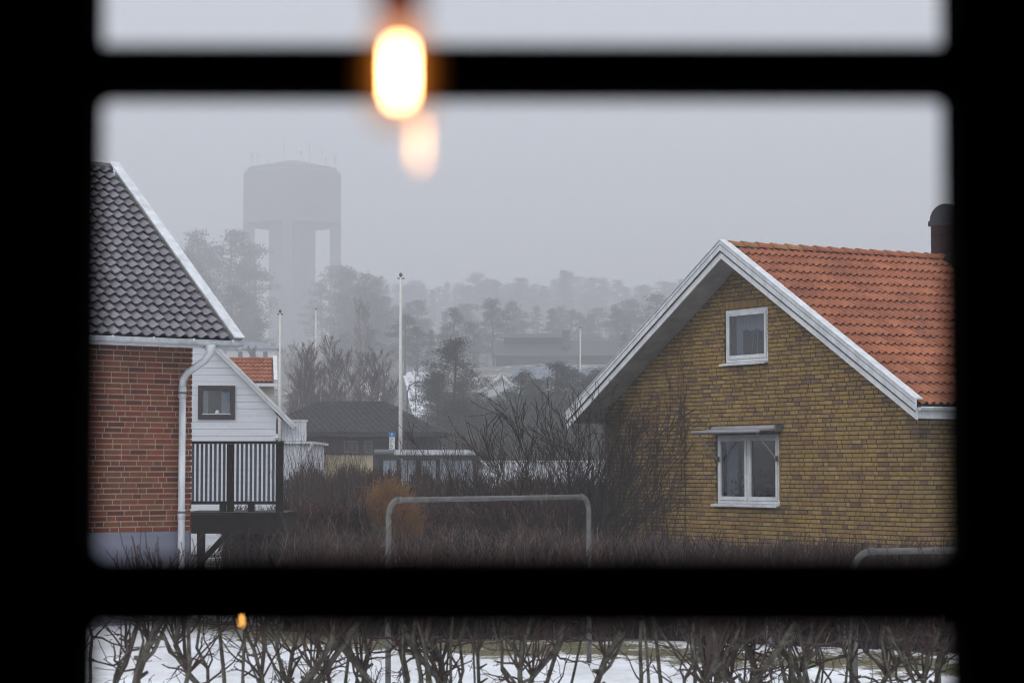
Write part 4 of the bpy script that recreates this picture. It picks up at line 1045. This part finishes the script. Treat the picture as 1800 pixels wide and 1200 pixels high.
for mt in (M['moss_tile'], M['ot'][0]):
    m = MB(); n = 7
    for j, (yv, rr_) in enumerate(((0, .125), (.36, .105))):
        for i in range(n + 1):
            a = math.pi * i / n; m.v.append((rr_ * math.cos(a), yv, rr_ * .85 * math.sin(a)))
    for i in range(n): m.f.append([i, n + 1 + i, n + 2 + i, i + 1]); m.m.append(0)
    m.poly([(.125 * math.cos(math.pi * i / n), 0, .125 * .85 * math.sin(math.pi * i / n)) for i in range(n + 1)])
    rt.append(m.mesh('ridge_tile', mt, False))
for k in range(int(RL / .33)): newobj('ridge_tile', rt[k % 3 == 2 or k > 5], yh, Matrix.Translation((0, -OV + .10 + k * .33, AP - .035)) @ Matrix.Rotation(-.045, 4, 'X'))
# verge boards: three stepped bands on both slopes, drawn as prisms across the gable
def chev(side_, off0, off1, y0, y1, name, mat_):
    c, s = math.cos(py_), math.sin(py_)
    o0, o1 = off0 / c, off1 / c
    xe = (HW + .03) * side_
    pts = [(0, AP + o0), (xe, AP - abs(xe) * tp + o0), (xe, AP - abs(xe) * tp + o1), (0, AP + o1)]
    if side_ < 0: pts = pts[::-1]
    MB().prism(pts, y0, y1).build(name, mat_, yh)
for s_2 in (1, -1):
    chev(s_2, -.115, .05, -OV - .03, -OV - .001, 'verge_board', M['white_metal'])
    chev(s_2, -.235, -.11, -OV - .012, -OV + .02, 'verge_board', M['white'])
    chev(s_2, -.128, -.112, -OV - .0385, -OV - .0305, 'verge_joint', M['dark_under'])
    chev(s_2, -.02, -.012, -OV - .0345, -OV - .0302, 'verge_joint', M['fencewood'])
    chev(s_2, .051, .066, -OV - .045, -OV + .12, 'verge_flashing', M['white_metal'])
# eave: fascia and gutter
MB().box(HW - .06, HW - .03, -OV + .03, LEN, EV - .26, EV - .09).build('fascia', M['white'], yh)
m_ = MB(); prof = [(HW - .02 + .06 - .06 * math.cos(a), -.06 * math.sin(a)) for a in [math.pi * i / 8 for i in range(9)]]; zg2 = EV - .085
for (y0, z0q), (y1, z1q) in zip(prof, prof[1:]): m_.poly([(y0, -OV + .03, zg2 + z0q), (y1, -OV + .03, zg2 + z1q), (y1, LEN, zg2 + z1q), (y0, LEN, zg2 + z0q)])
m_.poly([(a_, -OV + .03, zg2 + b_) for a_, b_ in prof]); m_.tube([(HW + .1, -OV + .03, zg2), (HW + .1, LEN, zg2)], .011, 6)
m_.build('gutter', M['white_metal'], yh, True)
MB().box(WX, HW - .03, .0, LEN, EV - .22, EV - .207).build('eave_soffit', M['soffit'], yh)
MB().box(-HW + .03, -WX, .0, LEN, EV - .22, EV - .207).build('eave_soffit', M['soffit'], yh)
# chimney
cy0 = 4.66; ck = MB(); ck.box(-.38, .38, cy0, cy0 + .9, AP - .25, AP + .62); chm = ck.build('chimney', M['mortar_dark'], yh)
M['cb'] = [material('chimney_brick', c, .9, .1, 0, 14, tuple(x * .7 for x in c)) for c in ((.05,.02,.016),(.035,.015,.013),(.06,.026,.02))]
cbm = [MB().box(0, .24, 0, .02, 0, .060).mesh('chimney_brick', mm_) for mm_ in M['cb']]
for r_ in range(8):
    for k in range(3): newobj('brick', rnd.choice(cbm), chm, Matrix.Translation((-.38 + k * .255 - (r_ % 2) * .0 + .003, cy0 - .012, AP + .02 + r_ * .075)))
    for k in range(4):
        newobj('brick', rnd.choice(cbm), chm, Matrix.Translation((.392, cy0 + .0 + k * .225, AP + .02 + r_ * .075)) @ RS)
MB().box(-.42, .42, cy0 - .04, cy0 + .94, AP + .622, AP + .72).build('chimney_cap', M['black_metal'], chm)
m_ = MB(); n = 10
pr = [(.40 * math.cos(math.pi * i / n), .30 * math.sin(math.pi * i / n)) for i in range(n + 1)]
pts_ = [(a_, AP + .722 + b_) for a_, b_ in pr]
m_.prism(pts_, cy0 - .02, cy0 + .92); m_.build('cowl', M['black_metal'], chm, False)
MB().box(-.45, .45, cy0 - .06, cy0 + .96, AP - .35, AP + .04).build('flashing', M['black_metal'], chm)
m_ = MB(); m_.hexa([(3.2 + 1.9, sl_ - 1.35, -.01), (3.2 + 3.2, sl_ - 1.35, -.01), (3.2 + 3.2, sl_ - .1, -.01), (3.2 + 1.9, sl_ - .1, -.01)] + [(3.2 + 1.9, sl_ - 1.35, .06), (3.2 + 3.2, sl_ - 1.35, .06), (3.2 + 3.2, sl_ - .1, .06), (3.2 + 1.9, sl_ - .1, .06)])
m_.build('roof_flashing', M['black_metal'], chm, mat=SM[1])

# climbing plant on the shaded end of the gable
rg = random.Random(44); mb = MB()
for k in range(46):
    x = rg.uniform(-4.6, -3.2) if k % 3 else rg.uniform(-3.2, -2.3); z = .6; d = rg.gauss(0, .15); pts_ = [(x, -.02, z)]
    zmax = min(ztop(x) - .05, rg.uniform(2.5, 5.5))
    while z < zmax:
        d += rg.gauss(0, .35); d *= .8; x += d * .12; z += rg.uniform(.05, .14); x = min(max(x, -4.62), -1.9)
        if z > ztop(x) - .06: break
        pts_.append((x, -.022 - rg.random() * .03, z))
        if rg.random() < .55 and len(pts_) > 2:
            q = Vector(pts_[-1]); e = q + Vector((rg.gauss(0, .28), -rg.random() * .08, rg.gauss(.02, .2)))
            if e.z < ztop(e.x) - .1: mb.tube([q, q.lerp(e, .5) + Vector((rg.gauss(0, .03), -.01, rg.gauss(0, .03))), e], [.005, .004, .002], 3, cap=False)
    if len(pts_) > 2: mb.tube(pts_, [.009 - .006 * i / len(pts_) for i in range(len(pts_))], 3, cap=False)
for k in range(1500):
    x = -4.6 + abs(rg.gauss(0, .75)); z = rg.uniform(.7, 3.6) if x > -3.9 else rg.uniform(.7, 4)
    z = min(z, ztop(x) - .3) - abs(rg.gauss(0, .1)); q = Vector((x, -.02 - rg.random() * .04, z)); e = q + Vector((rg.gauss(0, .14), -rg.random() * .06, rg.gauss(.0, .14)))
    mb.tube([q, e], [.0035, .002], 3, cap=False)
cp = mb.build('climbing_plant', M['twig_brown']); cp.location = YO_; cp.rotation_euler = (0, 0, yrz)
tag(cp, 'leafless climbing plant spread over the left end of the yellow brick gable', 'climber')

# ---------------------------------------------------------------- garden things
def pipe_frame(label, pL, YL, pR, YR, hz, r=.031, couple=True):
    a = at(pL, 900, YL); b_ = at(pR, 900, YR); A = Vector((0, 0, 0)); B = Vector((b_.x - a.x, YR - YL, 0)); u = B.normalized(); rr = .17
    t0 = thing('pipe_frame', (a.x, YL, G(a.x, YL)), label, 'pipe frame'); z0 = G(a.x, YL); h_ = hz - z0
    pts = [A + Vector((0, 0, -.1)), A + Vector((0, 0, h_ - rr))] + [A + u * (rr - rr * math.cos(t_)) + Vector((0, 0, h_ - rr + rr * math.sin(t_))) for t_ in [math.pi / 2 * i / 6 for i in range(1, 7)]]
    top = pts[-1]; pts2 = [B + Vector((0, 0, -.1)), B + Vector((0, 0, h_ - rr))] + [B - u * (rr - rr * math.cos(t_)) + Vector((0, 0, h_ - rr + rr * math.sin(t_))) for t_ in [math.pi / 2 * i / 6 for i in range(1, 7)]]
    MB().tube(pts, r, 10).build('post', M['galv'], t0, True); MB().tube(pts2, r, 10).build('post', M['galv'], t0, True)
    MB().tube([pts[-1], pts2[-1]], r * .97, 10).build('crossbar', M['galv'], t0, True)
    for q in (pts[-1] , pts2[-1]):
        MB().tube([q - u * .03, q + u * .03], r * 1.18, 10).build('coupling', M['galv'], t0)
    MB().tube([B + Vector((0, 0, 1.03)), B + Vector((0, 0, 1.10))], r * 1.2, 10).build('collar', M['galv'], t0)
pipe_frame('galvanised pipe frame standing on the lawn between the houses', 683, 24.3, 1035, 27.4, 1.975)
pipe_frame('lower galvanised pipe frame in front of the yellow brick house', 1500, 20, 1850, 20.6, 1.585, .03)
q = at(1371, 1135, 29.7)
cb = thing('utility_cabinet', (q.x, 29.7, G(q.x, 29.7)), 'grey metal utility cabinet on the lawn behind the front hedge', 'cabinet')
MB().box(-.15, .15, 0, .25, 0, .86).build('body', M['cabinet'], cb); MB().box(-.17, .17, -.02, .27, .861, .9).build('lid', M['cabinet'], cb); MB().box(-.13, .13, -.015, -.001, .06, .82).build('door', M['cabinet'], cb)

# big bare shrub by the yellow house
rg = random.Random(21); mb = MB(); mbt = MB(); sh = at(1012, 960, 37.5)
shb = thing('bare_shrub', (sh.x, 37.5, 0.1), 'large spreading leafless shrub at the left corner of the yellow brick house', 'shrub')
for k in range(19):
    a = rg.uniform(0, 6.283); sp_ = rg.uniform(.1, 1.1); d = Vector((math.cos(a) * sp_ * .8 - .02, math.sin(a) * sp_ * .7, 1))
    grow(mb, (rg.gauss(0, .12), rg.gauss(0, .1), 0), d, rg.uniform(1.7, 2.25), rg.uniform(.024, .042), 3, rg, dict(seg=6, wob=.11, kids=(4, 4, 5), ratio=.58, spread=.5, up=.03, rmin=.005, sides=5, lv=4, rr=.6, k0=.3))
mb.build('branches', M['twig_dark2'] if 'twig_dark2' in M else M['twig_brown'], shb)

# round orange-brown bush
def dome_bush(name, px, py_top, py_bot, Y, rpx, mat_, n, label, seed, cat='bush', tw=.0035):
    rg = random.Random(seed); c = at(px, py_bot, Y); top = at(px, py_top, Y).z; rr_ = rpx / F * Y; z0 = G(c.x, Y); hgt = top - z0
    mb = MB()
    for k in range(n):
        a = rg.uniform(0, 6.283); e = math.sqrt(rg.random()); ph = e * 1.45
        d = Vector((math.sin(ph) * math.cos(a) * rr_, math.sin(ph) * math.sin(a) * rr_ * .8, math.cos(ph) * hgt * .55 + hgt * .45))
        L_ = rg.uniform(.8, 1.04); p = Vector((d.x * .15, d.y * .15, 0)); q = Vector((d.x * L_, d.y * L_, d.z * L_))
        m1 = p.lerp(q, .55) + Vector((rg.gauss(0, .04), rg.gauss(0, .04), .1 * hgt))
        mb.tube([p, m1, q], [tw * 1.6, tw * 1.2, tw * .6], 3, cap=False)
        for j in range(2):
            s_ = m1.lerp(q, rg.random()); mb.tube([s_, s_ + Vector((rg.gauss(0, .12), rg.gauss(0, .12), rg.uniform(-.02, .16))) * rr_], [tw, tw * .5], 3, cap=False)
    o = mb.build(name, mat_); o.location = (c.x, Y, z0); tag(o, label, cat)
dome_bush('round_bush', 683, 838, 960, 41, 67, M['twig_orange'], 2600, 'round orange-brown leafless bush in front of the bus shelter', 1, tw=.0055)
def leafy(name, px, py_top, Y, rpx, label, seed, n=500, m='evergreen'):
    rg = random.Random(seed); c = at(px, 900, Y); top = at(px, py_top, Y).z; r_ = rpx / F * Y; z0 = G(c.x, Y); mb = MB(); h_ = top - z0
    for k in range(n):
        d = Vector((rg.gauss(0, 1), rg.gauss(0, 1), rg.gauss(0, 1))).normalized() * rg.uniform(.6, 1); leafcard(mb, Vector((d.x * r_, d.y * r_, h_ * .5 + d.z * h_ * .5)), Vector((rg.gauss(0, 1), rg.gauss(0, 1), 1)), .035, rg)
    t0 = thing(name, (c.x, Y, z0), label, 'shrub'); mb.build('foliage', M[m], t0); MB().tube([(0, 0, 0), (0, 0, h_ * .7)], .03, 5).build('stem', M['bark'], t0)
leafy('clipped_evergreen', 663, 918, 38, 34, 'dark clipped evergreen in front of the orange-brown bush', 4, 1500, 'needle')
leafy('green_shrub', 808, 914, 41, 12, 'small yellow-green shrub among brown twigs below the bus shelter', 5, 160)
leafy('green_shrub', 840, 920, 41, 11, 'second small green shrub to the right of the yellow-green one', 6, 140)

# dense clipped hedges
def hedge(name, label, pL, YL, pR, YR, topL, topR, depth, n, mat_, seed, tw=.003, fan=.16, up=.35, rag=.12, base=0.0, L=(.35, .8), cat='hedge'):
    n = int(n * .62); tw *= 1.55
    rg = random.Random(seed); a = at(pL, 900, YL); b_ = at(pR, 900, YR); zl_ = at(pL, topL, YL).z; zr_ = at(pR, topR, YR).z; mb = MB()
    z0 = G((a.x + b_.x) / 2, (YL + YR) / 2)
    for k in range(n // 3):      # upright stems down to the ground
        t_ = rg.random(); x = a.x + (b_.x - a.x) * t_; y_ = YL + (YR - YL) * t_ + rg.uniform(0, depth); h_ = (zl_ + (zr_ - zl_) * t_) * rg.uniform(.55, .85)
        mb.cur = 1; p = Vector((x, y_, z0)); q = Vector((x + rg.gauss(0, .12), y_ + rg.gauss(0, .1), h_)); mb.tube([p, p.lerp(q, .5) + Vector((rg.gauss(0, .03), 0, 0)), q], [tw * 3, tw * 2.4, tw * 1.5], 3, cap=False)
    for k in range(n):
        mb.cur = rg.choice((0, 0, 0, 1, 1, 2))
        t_ = rg.random(); x = a.x + (b_.x - a.x) * t_; y_ = YL + (YR - YL) * t_ + rg.uniform(0, depth); h_ = (zl_ + (zr_ - zl_) * t_) + rg.gauss(0, rag * .4) + rag * mn.noise(Vector((x * 1.7, seed, 0))) * 1.3
        zt_ = h_ - abs(rg.gauss(0, 1)) * .5 * (h_ - z0) if rg.random() < .75 else h_
        l_ = rg.uniform(*L); d = Vector((rg.gauss(0, fan), rg.gauss(0, fan), 1)).normalized(); q = Vector((x, y_, max(z0 + .2, zt_))); p = q - d * min(l_, q.z - z0)
        m1 = p.lerp(q, .5) + Vector((rg.gauss(0, .03), rg.gauss(0, .03), 0))
        mb.tube([p, m1, q], [tw * 1.7, tw * 1.3, tw * .6], 3, cap=False)
        for j in range(3):
            s_ = p.lerp(q, rg.uniform(.2, .95)); dd = Vector((rg.gauss(0, .5), rg.gauss(0, .5), up + rg.random())).normalized(); mb.tube([s_, s_ + dd * rg.uniform(.08, .28)], [tw, tw * .5], 3, cap=False)
    o = mb.build(name, [mat_, M['twig_dark'], M['twig_pale']]); tag(o, label, cat); return o
hedge('hedge', 'fine-twigged violet-brown hedge along the foot of the yellow brick gable', 1040, 31.5, 1720, 28.5, 955, 972, .9, 9500, M['twig_grey'], 3, .0028, .2, .5, .10)
hedge('hedge', 'dense reddish hedge behind the wooden balcony', 395, 38.5, 640, 40, 905, 893, 1.6, 6000, M['twig_red'], 4, .0035, .3, .2, .16)
hedge('hedge', 'grey-brown hedge behind the left half of the pipe frame', 500, 31.8, 1060, 30.6, 948, 950, 1.0, 8500, M['twig_grey'], 5, .0032, .25, .3, .12)
hedge('hedge', 'tall dark brown hedge with upright shoots below the hip-roofed house', 490, 62, 700, 60, 832, 835, 2.2, 5200, M['twig_brown'], 6, .006, .16, .6, .25, L=(.5, 1.4))
hedge('hedge', 'tangled brown thicket in front of the bus shelter', 690, 52, 1075, 47, 850, 852, 3, 8000, M['twig_brown'], 7, .0045, .25, .4, .3, L=(.5, 1.4))
hedge('hedge', 'brown hedge between the thicket and the picket fence', 620, 42, 1060, 41, 905, 890, 1.5, 6000, M['twig_red'], 8, .0038, .3, .3, .2)
# loose upright shoots in front of the shelter and white wing
def shoots(label, p0_, p1_, Y, top, n, seed, mat_, r=.006):
    rg = random.Random(seed); mb = MB()
    for k in range(n):
        px = rg.uniform(p0_, p1_); yv = Y + rg.uniform(-1, 2); b_ = at(px, 900, yv); zt_ = at(px, top + abs(rg.gauss(0, 22)), yv).z
        d = Vector((rg.gauss(0, .13), rg.gauss(0, .1), 1)); h_ = zt_ - 0.3
        grow(mb, (b_.x - d.x * h_ * .7, yv, .3), d, h_, r, 1, rg, dict(seg=4, wob=.05, kids=(5,), ratio=.3, spread=.4, up=.05, rmin=.0022, sides=3, lv=3, k0=.4))
    return tag(mb.build('tall_shoots', mat_), label, 'shrub')
shoots('thin upright shoots rising in front of the white terrace wing', 490, 640, 58, 788, 150, 9, M['twig_brown'])
shoots('long thin shoots rising in front of the bus shelter', 700, 900, 50, 785, 130, 10, M['twig_brown'], .005)
shoots('long thin shoots rising in front of the white garden wall', 880, 1070, 48, 795, 130, 11, M['twig_brown'], .005)

# ---------------------------------------------------------------- the hedge close to the window: separate pruned shrubs
def hedge_plant(seed):
    rg = random.Random(seed); tr = MB(); tw_ = MB()
    nst = rg.choice((1, 1, 2, 2))
    for s in range(nst):
        lean = rg.gauss(0, .07); n = 12; top = rg.uniform(1.66, 1.76); big = s == 0
        r0 = rg.uniform(.013, .025) if big else rg.uniform(.008, .014)
        x = rg.gauss(0, .03) + s * rg.choice((-.07, .07)); y = rg.gauss(0, .03); P = []; rad = []; vx = lean
        for i in range(n + 1):
            P.append(Vector((x, y, top * i / n))); rad.append(r0 * (1.15 - .45 * i / n) * rg.uniform(.92, 1.12))
            vx = vx * .6 + rg.gauss(0, .18); x += vx * top / n * 1.6; y += rg.gauss(0, .022)
        tr.tube(P, rad, 8)
        for k in range(rg.choice((1, 2, 2, 3))):       # pruned forks turning upwards
            i = rg.randrange(5, n - 1); sx = rg.choice((-1, 1)); L_ = top + .05 - P[i].z; q = P[i]; pts = [q]; rr = [rad[i] * .7]
            ox = rg.uniform(.06, .16) * sx
            for j in range(1, 7):
                u = j / 6; pts.append(q + Vector((ox * (1 - (1 - u) ** 2.2) + rg.gauss(0, .012), rg.gauss(0, .015), L_ * u))); rr.append(rad[i] * (.66 - .25 * u))
            tr.tube(pts, rr, 7)
            for m in range(2):
                b0 = rg.choice(pts[2:]); grow(tw_, b0, (rg.gauss(0, .9), rg.gauss(0, .6), rg.gauss(.5, .4)), rg.uniform(.12, .3), .006, 1, rg, dict(seg=5, wob=.25, kids=(3,), ratio=.55, spread=.9, up=.04, rmin=.002, sides=4, lv=3, rr=.65))
        for k in range(9 if big else 4):
            i = rg.randrange(3, n); q = P[i].lerp(P[i+1], rg.random()); e = q + Vector((rg.choice((-1, 1)) * rg.uniform(.03, .06), rg.gauss(0, .02), rg.uniform(.0, .04)))
            tr.tube([q, q.lerp(e, .6), e], [rad[i] * .75, rad[i] * .55, rad[i] * .42], 6)
        for k in range(11 if big else 6):
            i = rg.randrange(5, n); q = P[i].lerp(P[i+1], rg.random()); dd = Vector((rg.choice((-1, 1)) * rg.uniform(.5, 1), rg.gauss(0, .6), rg.gauss(.35, .5)))
            grow(tw_, q, dd, rg.uniform(.12, .3), .0065, 2, rg, dict(seg=5, wob=.26, kids=(1, 3), ratio=.5, spread=.9, up=.05, rmin=.0018, sides=4, lv=3, rr=.6))
        for k in range(15 if big else 9):
            i = rg.randrange(n - 2, n + 1); q = P[i]; dd = Vector((rg.gauss(0, .5), rg.gauss(0, .3), 1)).normalized()
            grow(tw_, q, dd, (2.0 - q.z) * rg.uniform(.75, 1.08), .0058, 1, rg, dict(seg=5, wob=.13, kids=(3,), ratio=.4, spread=.55, up=.08, rmin=.0022, sides=4, lv=3, rr=.7))
    return tr.mesh('trunk', M['lichen_bark'], True), tw_.mesh('twigs', M['twig_near'])
HP = [hedge_plant(100 + i) for i in range(12)]
rg = random.Random(77); px = 130.0; k = 0
while px < 1740:
    Yh = 10.2 + (px - 130) / 1600 * 1.4 + rg.gauss(0, .22); x = (px - 900) / F * Yh
    lab = 'pruned bare shrub of the hedge close to the window, number %s from the left edge' % k if 0 else 'pruned bare hedge shrub with lichened stems just outside the window'
    o = thing('hedge_plant', (x, Yh, G(x, Yh) - .02), lab, 'hedge plant', rg.choice((0, math.pi)) + rg.gauss(0, .3), 'pruned shrubs of the near hedge')
    hs = rg.uniform(.96, 1.02) * (1.0 if px < 1060 else .95); o.scale = (1, 1, hs)
    m_ = HP[k % 12]; newobj('trunk', m_[0], o); newobj('twigs', m_[1], o); k += 1
    px += rg.uniform(42, 82) * (1 if px < 1150 else .8)

# ---------------------------------------------------------------- the dark room and its window
YWN = .705
def wpt(px, py): p = at(px, py, YWN); return p.x, p.z
xl = wpt(153, 600)[0]; xrr = wpt(1684, 600)[0]
z_top_u = wpt(900, 78)[1]; z_top_l = wpt(900, 160)[1]; z_lo_u = wpt(900, 983)[1]; z_lo_l = wpt(900, 1102)[1]
zT_ = z_top_u + .21; zB_ = z_lo_l - .21
sw = .055
wn = thing('room_window', (0, YWN, 0), 'black small-paned window of the dark room, seen from inside', 'window')
def bx(x0, x1, z0, z1, nm, y0=0.0, y1=.024):
    MB().box(x0, x1, y0, y1, z0, z1).build(nm, M['int_black'], wn)
bx(xl - sw, xl, zB_ - sw, zT_ + sw, 'stile'); bx(xrr, xrr + sw, zB_ - sw, zT_ + sw, 'stile')
bx(xl, xrr, zT_, zT_ + sw, 'top_rail'); bx(xl, xrr, zB_ - sw, zB_, 'bottom_rail')
def glazing_bar(z0, z1):
    m = MB(); m.box(xl, xrr, .0, .022, z0, z1)
    m.build('glazing_bar', M['int_black'], wn)
glazing_bar(z_top_l, z_top_u); glazing_bar(z_lo_l, z_lo_u)
# rounded paint fillets in the pane corners
def fillet(cx_, cz_, sx, sz, r=.0045):
    pts = [(cx_, cz_)] + [(cx_ + sx * (r - r * math.sin(t_)), cz_ + sz * (r - r * math.cos(t_))) for t_ in [math.pi / 2 * i / 5 for i in range(6)]]
    m = MB(); m.prism(pts, .002, .02); m.build('corner_fillet', M['int_black'], wn)
for z_, s_3 in ((z_top_u, 1), (z_top_l, -1), (z_lo_u, 1), (z_lo_l, -1)):
    fillet(xl, z_, 1, s_3); fillet(xrr, z_, -1, s_3)
# inner sash: one large pane a little closer to the viewer
MB().box(xl - .09, xrr + .09, .449 - YWN, .4492 - YWN, zB_ - .1, zT_ + .1).build('inner_pane', M['pane'], wn)
for x0, x1, z0, z1 in ((xl - .14, xl - .09, zB_ - .15, zT_ + .15), (xrr + .09, xrr + .14, zB_ - .15, zT_ + .15), (xl - .09, xrr + .09, zT_ + .1, zT_ + .15), (xl - .09, xrr + .09, zB_ - .15, zB_ - .1)):
    MB().box(x0, x1, -.27, -.23, z0, z1).build('inner_sash', M['int_black'], wn)
# walls of the room
X0, X1, Z0, Z1 = xl - .14, xrr + .14, zB_ - .15, zT_ + .15
def rs(name, *b): return tag(MB().box(*b).build(name, M['int_wall']), kind='structure')
FZ, CZ = .7, 3.2
rs('window_wall_left', -2.4, X0, .42, .74, 0, CZ + .1); rs('window_wall_right', X1, 2.4, .42, .74, 0, CZ + .1)
rs('window_wall_above', X0, X1, .42, .74, Z1, CZ + .1); rs('window_wall_below', X0, X1, .42, .74, 0, Z0)
fill = [(X0, xl - sw, Z0, Z1), (xrr + sw, X1, Z0, Z1), (xl - sw, xrr + sw, zT_ + sw, Z1), (xl - sw, xrr + sw, Z0, zB_ - sw)]
for q in fill: MB().box(q[0], q[1], .0, .03, q[2], q[3]).build('outer_lining', M['int_black'], wn)
rs('floor', -2.4, 2.4, -4.5, .419, FZ - .1, FZ); rs('ceiling', -2.4, 2.4, -4.5, .419, CZ, CZ + .1)
rs('wall_left', -2.5, -2.401, -4.5, .74, 0, CZ + .1); rs('wall_right', 2.401, 2.5, -4.5, .74, 0, CZ + .1); rs('wall_back', -2.5, 2.5, -4.6, -4.501, 0, CZ + .1)

# glowing bulb hanging in front of the pane
YL = .405
fc = at(702, 128, YL)
bulb = thing('light_bulb', fc, 'small glowing amber bulb hanging in front of the window', 'light bulb')
mfil = emission('filament', (1.0, .76, .46), 78)
m_ = MB(); m_.lathe([(.0004, -.0044), (.0008, -.0041), (.0008, .0041), (.0004, .0044)], 10); m_.build('filament', mfil, bulb)
ge = bpy.data.materials.new('amber_glass'); ge.use_nodes = True; t = ge.node_tree; t.nodes.clear()
o_ = t.nodes.new('ShaderNodeOutputMaterial'); mxn = t.nodes.new('ShaderNodeAddShader')
tr = t.nodes.new('ShaderNodeBsdfTransparent'); tr.inputs[0].default_value = (.93, .80, .68, 1)
em = t.nodes.new('ShaderNodeEmission'); em.inputs[0].default_value = (1, .36, .07, 1); em.inputs[1].default_value = .03  # glow of the glass lit by the filament, put in as weak emission
t.links.new(tr.outputs[0], mxn.inputs[0]); t.links.new(em.outputs[0], mxn.inputs[1]); t.links.new(mxn.outputs[0], o_.inputs[0])
m_ = MB(); prof = [(.0002, -.0105)] + [(.0066 * math.sin(math.pi * .5 * i / 6), -.0040 - .0064 * math.cos(math.pi * .5 * i / 6)) for i in range(1, 7)] + [(.0066, .003), (.0058, .0065), (.0040, .0092), (.003, .0101)]
m_.lathe(prof, 24); m_.build('glass_bulb', ge, bulb, True)
it = MB(); it.lathe([(.0005, -.0062), (.0018, -.0052), (.0024, -.003), (.0024, .003), (.0018, .0055), (.0005, .0085)], 16); g2 = ge.copy(); g2.name = 'inner_halo_glow'; [n_ for n_ in g2.node_tree.nodes if n_.type == 'EMISSION'][0].inputs[1].default_value = .42; [n_ for n_ in g2.node_tree.nodes if n_.type == 'EMISSION'][0].inputs[0].default_value = (1, .42, .06, 1); it.build('inner_halo_shell', g2, bulb, True)  # added glowing shell: bright inner part of the halo round the filament
it = MB(); it.lathe([(.0008, -.0080), (.0036, -.0062), (.0045, -.003), (.0045, .003), (.0034, .0065), (.0008, .0095)], 16); g3 = ge.copy(); g3.name = 'mid_halo_glow'; [n_ for n_ in g3.node_tree.nodes if n_.type == 'EMISSION'][0].inputs[1].default_value = .15; it.build('mid_halo_shell', g3, bulb, True)  # second added shell, dimmer, so the halo fades outwards
m_ = MB(); m_.lathe([(.0036, .0102), (.0044, .011), (.0044, .024), (.0015, .026)], 16); m_.build('socket', material('red_brown_socket', (.45, .06, .015), .6, .3), bulb)
m_ = MB(); m_.tube([(0, 0, .026), (0.001, 0, .4), (0, 0, CZ - fc.z)], .0012, 6); m_.build('cord', M['int_black'], bulb)

# amber candle lamp deep in the room: only its reflection shows in the pane
d = ray(425, 1089); Dv = 3.6; vp = CAM + d * (Dv / d.y); rl = Vector((vp.x, 2 * .449 - Dv, vp.z))
tbz = rl.z - .16
tb = thing('side_table', (rl.x, rl.y, FZ), 'small dark side table in the room behind the viewer', 'table')
MB().box(-.25, .25, -.2, .2, tbz - FZ - .03, tbz - FZ).build('tabletop', M['int_wall'], tb)
for sx in (-.22, .22):
    for sy in (-.17, .17): MB().box(sx - .02, sx + .02, sy - .02, sy + .02, 0, tbz - FZ - .031).build('leg', M['int_wall'], tb)
cl = thing('candle_lamp', (rl.x, rl.y, tbz), 'small amber candle lamp whose reflection glows low in the window', 'lamp')
MB().lathe([(.03, .001), (.03, .01), (.012, .02), (.012, .145)], 12).build('stand', M['int_wall'], cl)
MB().lathe([(.003, .149), (.0055, .152), (.0055, .164), (.0025, .169)], 12).build('flame_glass', emission('candle_glow', (1, .45, .1), 18), cl)

# ---------------------------------------------------------------- fog
hz = MB().box(-1290, 1290, -70, 2640, -1.5, 190).build('haze', None); tag(hz, kind='stuff')
hm = bpy.data.materials.new('haze'); hm.use_nodes = True; t = hm.node_tree; t.nodes.clear()
o_ = t.nodes.new('ShaderNodeOutputMaterial'); pv = t.nodes.new('ShaderNodeVolumePrincipled')
pv.inputs['Color'].default_value = (.905, .91, .945, 1); pv.inputs['Density'].default_value = .00132; pv.inputs['Anisotropy'].default_value = 0.2
t.links.new(pv.outputs[0], o_.inputs['Volume']); hz.data.materials.clear(); hz.data.materials.append(hm)

# ---------------------------------------------------------------- say which one: repeats counted from the left as the window shows them
ONES = ['', 'first', 'second', 'third', 'fourth', 'fifth', 'sixth', 'seventh', 'eighth', 'ninth', 'tenth', 'eleventh', 'twelfth', 'thirteenth', 'fourteenth', 'fifteenth', 'sixteenth', 'seventeenth', 'eighteenth', 'nineteenth']
TENS = {20: 'twent', 30: 'thirt', 40: 'fort', 50: 'fift', 60: 'sixt', 70: 'sevent'}
def ordinal(n_):
    if n_ < 20: return ONES[n_]
    return TENS[n_ // 10 * 10] + ('ieth' if n_ % 10 == 0 else 'y-' + ONES[n_ % 10])
PH = {'pruned shrubs of the near hedge': '%s lichened bare shrub from the left in the near hedge',
      'pines on the upper slope': '%s grey pine from the left on the upper slope of the foggy hill',
      'skyline pines on the hill': '%s faint pine from the left on the foggy skyline of the hill',
      'birches behind the hip-roofed house': '%s leafless birch from the left behind the hip-roofed house',
      'evergreens halfway up the hill': '%s dark evergreen from the left halfway up the hill',
      'pines right of the water tower': '%s misty dark pine rightwards from the water tower legs',
      'pines left of the water tower': '%s misty tall pine from the left beside the water tower',
      'pines below the long dark house': '%s low dark pine from the left between bus shelter and long dark house',
      'bare trees on the hill': '%s leafless tree from the left among the evergreens of the hill',
      'small bare trees behind the bus shelter': '%s small leafless tree from the left behind the bus shelter'}
for g_n, ph in PH.items():
    mem = [o for o in sc.objects if o.parent is None and o.get('group') == g_n]
    mem.sort(key=lambda o: o.location.x / max(.1, o.location.y))
    for i, o in enumerate(mem): o['label'] = ph % ordinal(i + 1)
